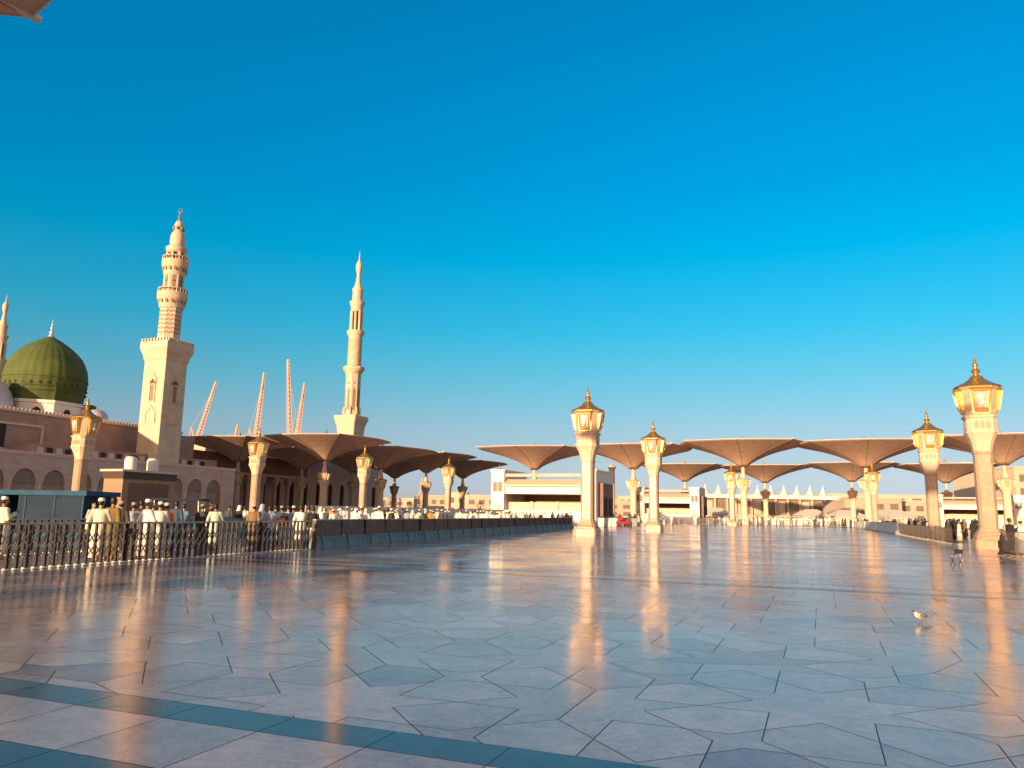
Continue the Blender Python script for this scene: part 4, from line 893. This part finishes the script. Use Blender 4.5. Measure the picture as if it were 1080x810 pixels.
# pigeon
bp_ = Vector((6.5, 12.55, 0)); bdv = thing('pigeon', 'pigeon with a dark head walking on the wet-looking floor at the right', 'bird', bp_, radians(200)); bdv.scale = (.82, .82, .70)
m = MB(); m.tube([(-.16, 0, .13), (-.10, 0, .135), (-.04, 0, .145), (.03, 0, .155), (.08, 0, .175), (.115, 0, .215), (.135, 0, .245), (.155, 0, .25), (.165, 0, .25)], [.012, .035, .058, .066, .055, .033, .028, .024, .006], 12)
m.tube([(.155, 0, .246), (.19, 0, .238)], [.01, .002], 6); bo = m.build('body', [mat('pigeon plumage', (.72, .60, .50), .7, var=.15, scale=20)], bdv, True)
m = MB(); m.ell((.148, 0, .252), (.031, .026, .027), 10); m.build('head', C['charcoal'], bdv, True)
for s in (-1, 1):
    m = MB(); m.ell((-.02, s*.052, .158), (.105, .016, .040), 10); m.build('wing', C['brown'], bdv, True)
    m = MB(); m.tube([(.0, s*.03, .10), (.01, s*.032, .03), (0, s*.032, .008)], .006, 5); m.tube([(0, s*.032, .008), (.035, s*.04, .006)], .005, 4); m.tube([(0, s*.032, .008), (-.02, s*.032, .006)], .005, 4); m.build('leg', C['brown'], bdv)
m = MB(); m.loft([[(-.13, -.03, .135), (-.13, .03, .135), (-.13, .03, .143), (-.13, -.03, .143)], [(-.27, -.035, .105), (-.27, .035, .105), (-.27, .035, .109), (-.27, -.035, .109)]]); m.build('tail', C['charcoal'], bdv)
# ------------------------------------------------------------------ people
def remeshed(mb, name, vox, smooth=6):
    o = mb.build('tmp', None); r = o.modifiers.new('r', 'REMESH'); r.mode = 'VOXEL'; r.voxel_size = vox
    s = o.modifiers.new('s', 'SMOOTH'); s.iterations = smooth; s.factor = .5
    dg = bpy.context.evaluated_depsgraph_get(); me = bpy.data.meshes.new_from_object(o.evaluated_get(dg)); me.name = name
    me.polygons.foreach_set('use_smooth', [True]*len(me.polygons)); me.materials.clear(); bpy.data.objects.remove(o); return me
def ering(c, rx, ry, k=20): return [(c[0]+rx*cos(2*pi*j/k), c[1]+ry*sin(2*pi*j/k), c[2]) for j in range(k)]
def body_parts(pose):
    """joints for a 1.72 m adult facing -y"""
    J = dict(head=(0, -.01, 1.62), neck=(0, .01, 1.47), hipL=(.09, 0, .93), hipR=(-.09, 0, .93), shL=(.185, .01, 1.40), shR=(-.185, .01, 1.40))
    if pose == 'stand': J.update(knL=(.10, -.02, .50), anL=(.11, .03, .09), knR=(-.10, -.02, .50), anR=(-.12, .02, .09), elL=(.25, .04, 1.12), waL=(.25, -.06, .88), elR=(-.25, .04, 1.12), waR=(-.25, -.05, .88))
    if pose == 'walk': J.update(knL=(.09, -.18, .53), anL=(.09, -.28, .11), knR=(-.09, .06, .50), anR=(-.10, .30, .14), elL=(.25, .12, 1.13), waL=(.27, .12, .88), elR=(-.25, -.08, 1.14), waR=(-.25, -.28, .98))
    if pose == 'bent': J.update(knL=(.10, -.02, .50), anL=(.11, .03, .09), knR=(-.10, -.02, .50), anR=(-.12, .02, .09), elL=(.26, .0, 1.13), waL=(.12, -.26, 1.16), elR=(-.26, .0, 1.13), waR=(-.10, -.28, 1.30))
    if pose == 'sit':
        for k_ in ('head', 'neck', 'hipL', 'hipR', 'shL', 'shR'): a = J[k_]; J[k_] = (a[0], a[1]-.0, a[2]-.80)
        J.update(knL=(.30, -.30, .14), anL=(-.08, -.34, .07), knR=(-.30, -.30, .14), anR=(.08, -.26, .07), elL=(.25, -.05, .34), waL=(.22, -.25, .22), elR=(-.25, -.05, .34), waR=(-.22, -.25, .22))
    return J
def make_body(pose):
    J = body_parts(pose); m = MB(); hx, hy, hz = J['head']; V = Vector
    m.ell((hx, hy, hz+.02), (.076, .095, .115), 16); m.ell((hx, hy-.03, hz-.055), (.055, .06, .055), 12)
    m.tube([(hx, hy-.085, hz+.03), (hx, hy-.112, hz-.012), (hx, hy-.088, hz-.022)], [.010, .017, .010], 8)      # nose
    for s in (-1, 1): m.ell((hx+s*.077, hy+.01, hz+.005), (.010, .02, .032), 8); m.ell((hx+s*.03, hy-.085, hz+.036), (.014, .012, .006), 8)
    m.ell((hx, hy-.086, hz-.05), (.022, .012, .007), 8)
    m.tube([(hx, hy+.02, hz-.05), J['neck'], (0, .02, J['neck'][2]-.06)], [.055, .055, .075], 12)
    zz = J['neck'][2]-1.47; pz = J['hipL'][2]
    m.loft([ering((0, 0, pz-.04), .15, .11), ering((0, 0, pz+.08), .155, .11), ering((0, 0, pz+.22), .14, .10), ering((0, -.005, pz+.36), .165, .115), ering((0, .0, 1.40+zz-.03), .16, .10), ering((0, .01, 1.45+zz), .07, .06)])
    for s in 'LR':
        m.tube([J['hip'+s], V(J['hip'+s]).lerp(V(J['kn'+s]), .5), J['kn'+s], V(J['kn'+s]).lerp(V(J['an'+s]), .35), J['an'+s]], [.092, .078, .056, .056, .036], 12)
        a = V(J['an'+s]); f = V((0, -1, 0)) 
        m.tube([a+V((0, .05, -.045)), a+V((0, -.04, -.045)), a+V((0, -.13, -.065)), a+V((0, -.18, -.07))], [.036, .040, .034, .018], 10); m.tube([a+V((0, 0, .02)), a+V((0, .02, -.04))], .036, 8)
        sg = 1 if s == 'L' else -1
        m.tube([V((0.1*sg, .01, J['sh'+s][2]+.01)), J['sh'+s], V(J['sh'+s]).lerp(V(J['el'+s]), .5), J['el'+s], V(J['el'+s]).lerp(V(J['wa'+s]), .4), J['wa'+s]], [.06, .058, .048, .038, .038, .026], 12)
        w = V(J['wa'+s]); d = (w-V(J['el'+s])).normalized(); x = V((sg, 0, 0)); x = (x-d*x.dot(d)).normalized(); y = d.cross(x)
        m.loft([[w+x*(a_*rx)+y*(b_*ry)+d*q for a_, b_ in ((-1,-.5),(-.5,-1),(.5,-1),(1,-.5),(1,.5),(.5,1),(-.5,1),(-1,.5))] for q, rx, ry in ((0, .02, .022), (.04, .016, .036), (.095, .014, .040))])
        for i, ln in enumerate((.062, .075, .080, .066)):
            b = w+d*.09+y*(-.030+.020*i); m.tube([b-d*.02, b+d*ln*.5-x*.006, b+d*ln-x*.024], [.0095, .009, .007], 6)
        m.tube([w+d*.025-y*.03, w+d*.06-y*.055, w+d*.09-y*.06-x*.01], [.012, .011, .008], 6)
    return remeshed(m, 'person_body', .0085, 3)
def cloth(pose, kind):
    J = body_parts(pose); m = MB(); V = Vector; zz = J['neck'][2]-1.47; pz = J['hipL'][2]; long_ = kind in ('robe', 'abaya')
    top = [ering((0, .0, 1.46+zz), .075, .07), ering((0, .0, 1.42+zz), .175, .115), ering((0, -.005, 1.30+zz), .205, .145), ering((0, 0, pz+.22), .19 if long_ else .175, .14), ering((0, 0, pz+.05), .205, .155)]
    if kind in ('shirt',): top += [ering((0, 0, pz-.06), .205, .155)]
    if pose == 'sit' and long_: top += [ering((0, -.10, pz-.02), .33, .30), ering((0, -.14, .03), .38, .34)]
    elif long_:
        dy = .10 if pose == 'walk' else 0; fl = .05 if kind == 'abaya' else 0
        top += [ering((0, 0, .70), .215+fl*.5, .175+dy*.5), ering((0, 0, .40), .225+fl, .19+dy), ering((0, .0, .14 if kind == 'robe' else .04), .235+fl, .20+dy*1.5)]
    if kind == 'ihram': top += [ering((0, 0, .70), .215, .18), ering((0, 0, .32), .22, .19+(.08 if pose == 'walk' else 0))]
    m.loft(top[::-1])
    for s in 'LR':
        if kind == 'ihram' and s == 'R': continue
        sh, el, wa = V(J['sh'+s]), V(J['el'+s]), V(J['wa'+s]); sg = 1 if s == 'L' else -1
        pts = [V((.08*sg, .01, sh.z)), sh, sh.lerp(el, .5), el, el.lerp(wa, .5), wa-(wa-el).normalized()*(.02 if kind != 'shirt' else .06)]
        m.tube(pts, [.075, .078, .068, .062, .060, .062 if kind in ('robe', 'abaya') else .045], 12)
    if kind == 'abaya':      # head veil
        hx, hy, hz = J['head']; m.tube([(hx, hy+.02, hz+.135), (hx, hy+.025, hz+.08), (hx, hy+.03, hz), (0, .03, hz-.12), (0, .02, hz-.22)], [.04, .092, .098, .12, .2], 16)
    if kind == 'ihram': m.tube([(.18, -.08, 1.44), (.02, -.15, 1.32), (-.16, -.12, 1.12), (-.2, .02, 1.02)], [.03, .03, .03, .03], 8)
    me = remeshed(m, kind, .014, 4)
    for v in me.vertices:
        c_ = v.co; a = atan2(c_.y, c_.x); k_ = max(0, min(1, (1.3+zz-c_.z)/.9)); f = (noise.noise(V((cos(a)*3, sin(a)*3, c_.z*.8)))*.035+sin(a*9+c_.z*2)*.008)*k_
        c_.x *= 1+f*2.2; c_.y *= 1+f*2.2
    return me
def trousers(pose):
    J = body_parts(pose); m = MB(); V = Vector; m.loft([ering((0, 0, .80), .12, .12), ering((0, 0, .90), .185, .14), ering((0, 0, 1.02), .17, .135)])
    for s in 'LR': m.tube([J['hip'+s], V(J['hip'+s]).lerp(V(J['kn'+s]), .5), J['kn'+s], V(J['kn'+s]).lerp(V(J['an'+s]), .5), V(J['an'+s])+V((0, 0, -.02))], [.11, .098, .078, .074, .068], 12)
    return remeshed(m, 'trousers', .014, 3)
def cap_mesh(pose, kind):
    hx, hy, hz = body_parts(pose)['head']; m = MB()
    if kind == 'cap': m.lathe([(.087, hz+.055), (.090, hz+.065), (.087, hz+.115), (.070, hz+.145), (.02, hz+.154)], 16, (hx, hy+.022))
    if kind == 'hair': m.lathe([(.05, hz-.06), (.074, hz-.03), (.084, hz+.05), (.081, hz+.10), (.058, hz+.132), (.02, hz+.145)], 16, (hx, hy+.026))
    if kind == 'scarf': m.tube([(hx, hy+.02, hz+.145), (hx, hy+.02, hz+.11), (hx, hy+.03, hz+.03), (0, .04, hz-.08), (0, .05, hz-.20)], [.05, .104, .112, .115, .16], 14)
    for me in [m.build('tmp2', None)]:
        d = me.data; bpy.data.objects.remove(me); d.polygons.foreach_set('use_smooth', [True]*len(d.polygons)); d.materials.clear(); return d
MESHES = {}
def gm(key, fn):
    if key not in MESHES:
        me = fn(); me.materials.append(C['white']); MESHES[key] = me
    return MESHES[key]
def ob(name, me, m, parent=None):
    o = bpy.data.objects.new(name, me); COL.objects.link(o); o.material_slots[0].link = 'OBJECT'; o.material_slots[0].material = m
    if parent: o.parent = parent
    return o
def person(loc, rz, pose, kind, c1, c2=None, hat='cap', hatc='white', label='', group=None, h=1.0, skin=0):
    b = ob('person', gm(('b', pose), lambda: make_body(pose)), SKIN[skin]); b.location = loc; b.rotation_euler.z = rz; b.scale = (h, h, h)
    tag(b, label, 'person', group)
    nm = {'robe': 'robe', 'abaya': 'cloak', 'shirt': 'shirt', 'ihram': 'wrap'}[kind]
    ob(nm, gm(('c', pose, kind), lambda: cloth(pose, kind)), C[c1], b)
    if kind == 'shirt' and pose != 'sit': ob('trousers', gm(('t', pose), lambda: trousers(pose)), C[c2 or 'charcoal'], b)
    if kind != 'abaya':
        ob('hair', gm(('h', pose, 'hair'), lambda: cap_mesh(pose, 'hair')), HAIR, b)
        if hat in ('cap', 'scarf'): ob({'cap': 'cap', 'scarf': 'headscarf'}[hat], gm(('h', pose, hat), lambda: cap_mesh(pose, hat)), C[hatc], b)
    return b
def away(v=0): return pi+v      # body faces -y when rz=0 ; pi = back to the camera
near = [
 (5, 23.0, 2.6, 'bent', 'robe', 'cream', None, 'cap', 'white', 1.03, 'man in a cream robe and white cap at the left picture edge'),
 (99, 34, 1.2, 'stand', 'robe', 'pink', None, 'hair', '', .98, 'small figure in dull pink just left of the man in the cream robe'),
 (107, 22.6, 3.3, 'walk', 'robe', 'cream', None, 'cap', 'white', 1.03, 'man in a long cream robe and white cap walking left of the kiosk'),
 (120, 23.8, 2.9, 'stand', 'robe', 'olive', None, 'hair', '', 1.06, 'dark-haired man in a mustard brown tunic beside the man in cream'),
 (128.5, 25.5, 3.3, 'stand', 'shirt', 'charcoal', 'black', 'cap', 'grey', 1.0, 'man in black clothes and grey cap right of the mustard tunic'),
 (141.5, 26.5, 3.6, 'stand', 'shirt', 'lavender', 'charcoal', 'cap', 'grey', .98, 'man in a lavender shirt before the kiosk'),
 (149.5, 30.5, 3.0, 'stand', 'robe', 'black', None, 'hair', '', 1.04, 'dark figure between the lavender shirt and the tall man in white'),
 (156.5, 23.6, 2.5, 'walk', 'robe', 'white', None, 'cap', 'white', 1.03, 'big man in a flowing white robe, arm bent, right of the kiosk door'),
 (163.5, 26.5, .3, 'stand', 'robe', 'white', None, 'hair', '', .98, 'bare-headed man in white facing the camera behind the big man in white'),
 (169.5, 26.0, 3.5, 'walk', 'robe', 'white', None, 'cap', 'white', 1.0, 'man in white with a white cap left of the man in orange'),
 (176, 26.8, 3.9, 'walk', 'shirt', 'orange', 'khaki', 'cap', 'cream', .98, 'man in a bright orange shirt and khaki trousers'),
 (186.5, 31.5, 3.2, 'stand', 'robe', 'navy', None, 'hair', '', 1.04, 'dark-haired man in navy under the pale cart roof'),
 (194.5, 32.5, 3.0, 'stand', 'shirt', 'blue', 'charcoal', 'hair', '', .98, 'man in a blue shirt right of the man in navy'),
 (214, 33, 3.2, 'stand', 'shirt', 'charcoal', 'black', 'cap', 'grey', .98, 'man in dark grey with a grey cap left of the mint tunic'),
 (223, 34, 2.0, 'stand', 'robe', 'black', None, 'hair', '', 1.05, 'black-clad figure half hidden behind the mint tunic'),
 (228, 30, 3.3, 'walk', 'robe', 'mint', None, 'hair', '', .99, 'man in a pale mint tunic behind the lattice fence'),
 (242, 48, 3.0, 'stand', 'robe', 'charcoal', None, 'hair', '', 1.0, 'lone dark figure by the arcade wall corner'),
 (253, 46, 2.6, 'stand', 'robe', 'black', None, 'scarf', 'white', 1.0, 'figure in black with a white headscarf near the wall corner'),
 (258.5, 47, 3.4, 'stand', 'robe', 'white', None, 'hair', '', .98, 'figure in white beside the black one with a white headscarf'),
 (268.5, 32.5, 3.1, 'stand', 'robe', 'brown', None, 'cap', 'lavender', 1.0, 'man in a brown tunic and lavender cap at the foot of a lantern column'),
 (277, 35, 2.8, 'stand', 'robe', 'navy', None, 'scarf', 'lavender', 1.02, 'figure in navy with a lavender headscarf right of the brown tunic'),
 (285, 33, 3.5, 'walk', 'shirt', 'lavender', 'blue', 'hair', '', .97, 'man in a pale blue shirt and blue trousers right of the lavender headscarf'),
 (291, 37, 3.1, 'stand', 'robe', 'blue', None, 'hair', '', 1.0, 'figure in a blue robe behind the lattice fence'),
 (297.5, 34, 3.5, 'stand', 'shirt', 'navy', 'grey', 'cap', 'grey', .98, 'man in navy shirt and grey cap with grey trousers at the fence'),
 (304.5, 34.5, 3.0, 'walk', 'robe', 'lavender', None, 'hair', '', 1.0, 'man in a long pale lavender robe near the fence end'),
 (310, 37, 2.9, 'stand', 'robe', 'grey', None, 'cap', 'white', .99, 'man in a grey robe left of the man wrapped in white'),
 (318, 33.0, 3.2, 'walk', 'ihram', 'white', None, 'hair', '', 1.01, 'man wrapped in white pilgrim cloth near the fence end'),
 (326, 36, 2.5, 'stand', 'robe', 'navy', None, 'hair', '', 1.0, 'figure in a navy robe behind the fence end'),
 (330.5, 32.0, 3.6, 'stand', 'shirt', 'black', 'white', 'hair', '', .98, 'man in a black top and white trousers at the gap between fence and barriers'),
 (400, 46, 3.1, 'stand', 'robe', 'white', None, 'cap', 'white', 1.05, 'tallest man in white standing before the white partitions'),
 (980, 72, 3.0, 'stand', 'robe', 'white', None, 'cap', 'white', .95, 'person in white left of the second lantern column from the right'),
 (1011, 58.5, 1.0, 'stand', 'robe', 'cream', None, 'hair', '', .92, 'person in a cream robe between the two right-hand lantern columns'),
 (1064.5, 37.4, 1.6, 'bent', 'shirt', 'black', 'black', 'hair', '', 1.0, 'dark-haired person in black with raised arm behind the right edge railing'),
 (1076, 37.5, 2.2, 'stand', 'robe', 'white', None, 'cap', 'white', .97, 'person in white at the right picture edge behind the railing'),
 (1056, 37.0, 1.8, 'sit', 'abaya', 'black', None, '', '', 1.05, 'person in black sitting at the end of the right edge railing'),
]
for px, y, rz, pose, kind, c1, c2, hat, hc, h, lb in near:
    person((gx(px, y), y, 0), rz, pose, kind, c1, c2, hat, hc or 'white', lb, None, h, rnd.randrange(2))
# a bag for the man in navy at the fence
bg_ = thing('shoulder_bag', 'orange shoulder bag held by the man in navy at the fence', 'bag', (gx(297.5, 33.6), 33.6, .95)); MB().sq([(.13, 0), (.15, .1), (.13, .26)], .3).build('pouch', C['orange'], bg_); MB().tube([(-.1, 0, .25), (-.04, 0, .55), (.04, 0, .55), (.1, 0, .25)], .012, 5).build('strap', C['brown'], bg_)
words = dict(white='white', cream='cream', grey='grey', navy='navy', blue='blue', black='black', brown='brown', olive='mustard', lavender='lavender', khaki='khaki', mint='mint', pink='pink', charcoal='dark grey', red='red', orange='orange')
def crowd(N, sel, where, grp, wts, sit=.0, facing=None):
    for i in range(N):
        px, y = sel(i); c1 = rnd.choices(list(wts), list(wts.values()))[0]; r = rnd.random(); 
        pose = 'sit' if rnd.random() < sit else rnd.choice(('stand', 'stand', 'walk', 'bent'))
        kind = 'abaya' if c1 == 'black' and r < .7 else 'shirt' if c1 in ('blue', 'navy', 'red', 'orange') and r < .5 and pose != 'sit' else 'robe'
        hat = rnd.choice(('cap', 'hair', 'scarf', 'cap')); 
        person((gx(px, y), y, 0), (facing if facing is not None else pi)+rnd.uniform(-.9, .9), pose, kind, c1, rnd.choice(('charcoal', 'khaki', 'grey')), hat, rnd.choice(('white', 'white', 'cream', 'red' if rnd.random() < .2 else 'white')),
               lab(words[c1], kind, hat, pose, px, where), grp, rnd.uniform(.92, 1.04), rnd.randrange(2))
def lab(c, kind, hat, pose, px, where):
    h = '' if kind == 'abaya' else {'cap': ' and cap', 'scarf': ' and headscarf', 'hair': ', bareheaded'}[hat]
    k = {'abaya': 'cloak', 'robe': 'robe', 'shirt': 'shirt'}[kind]; p = {'sit': ' sitting', 'walk': ' walking', 'bent': ' hands raised', 'stand': ' standing'}[pose]
    return 'person in %s %s%s%s %s' % (c, k, h, p, where(px) if callable(where) else where)
def land(*pairs):
    def f(px):
        for lim, t in pairs:
            if px < lim: return t
        return pairs[-1][1]
    return f
WT = dict(white=9, cream=3, black=2.5, grey=1, blue=.8, brown=.6, pink=.5, navy=1, orange=.25, charcoal=1)
crowd(34, lambda i: (338+i*6.0+rnd.uniform(-3, 3), 46+(i/34)*30+rnd.uniform(-4, 8)), land((384, 'behind the nearest dark barriers'), (429, 'behind the barriers near the round minaret'), (480, 'behind the middle of the barrier row'), (999, 'behind the far half of the barrier row')), 'people behind the dark barriers', WT, .0)
crowd(30, lambda i: (rnd.uniform(340, 545), rnd.uniform(62, 78)), land((400, 'before the left white partitions'), (470, 'before the middle white partitions'), (999, 'before the right white partitions')), 'people before the white partitions', WT, .15)
crowd(24, lambda i: (534+i*3.0+rnd.uniform(-1.5, 1.5), rnd.uniform(92, 106)), land((570, 'before the left half of the largest pavilion'), (999, 'before the right half of the largest pavilion')), 'people before the largest pavilion', dict(white=5, black=4, cream=2, navy=1, grey=1), .0)
crowd(20, lambda i: (rnd.uniform(630, 742), rnd.uniform(112, 135)), land((670, 'near the red cart'), (705, 'behind the second lantern column'), (999, 'right of the second lantern column')), 'people by the small pavilion', WT)
crowd(84, lambda i: (745+i*1.72+rnd.uniform(-2, 2)+0, rnd.uniform(146, 165)), land((770, 'left of the thin far lantern column'), (800, 'under the middle right umbrella'), (830, 'before the brown hall'), (860, 'before the brown hall end'), (999, 'left of two touching columns')), 'people behind the white picket railings', dict(white=12, cream=3, black=1.5, red=.25, brown=.5, charcoal=1))
crowd(44, lambda i: (893+i*1.95+rnd.uniform(-2, 2), rnd.uniform(142, 160)-i*1.4), land((925, 'before two touching columns'), (950, 'behind the white plastic barriers'), (999, 'before the brick pink building')), 'people behind the white plastic barriers', dict(white=5, cream=2, black=3, navy=.5, charcoal=2))
crowd(26, lambda i: (rnd.uniform(994, 1048), rnd.uniform(62, 92)), land((1015, 'in the dark crowd, left part'), (1032, 'in the middle of the dark crowd'), (1099, 'beside the biggest lantern column')), 'dark crowd on the right', dict(black=8, charcoal=2, white=1.5, brown=.8, navy=1))
print('objects', len(bpy.data.objects))
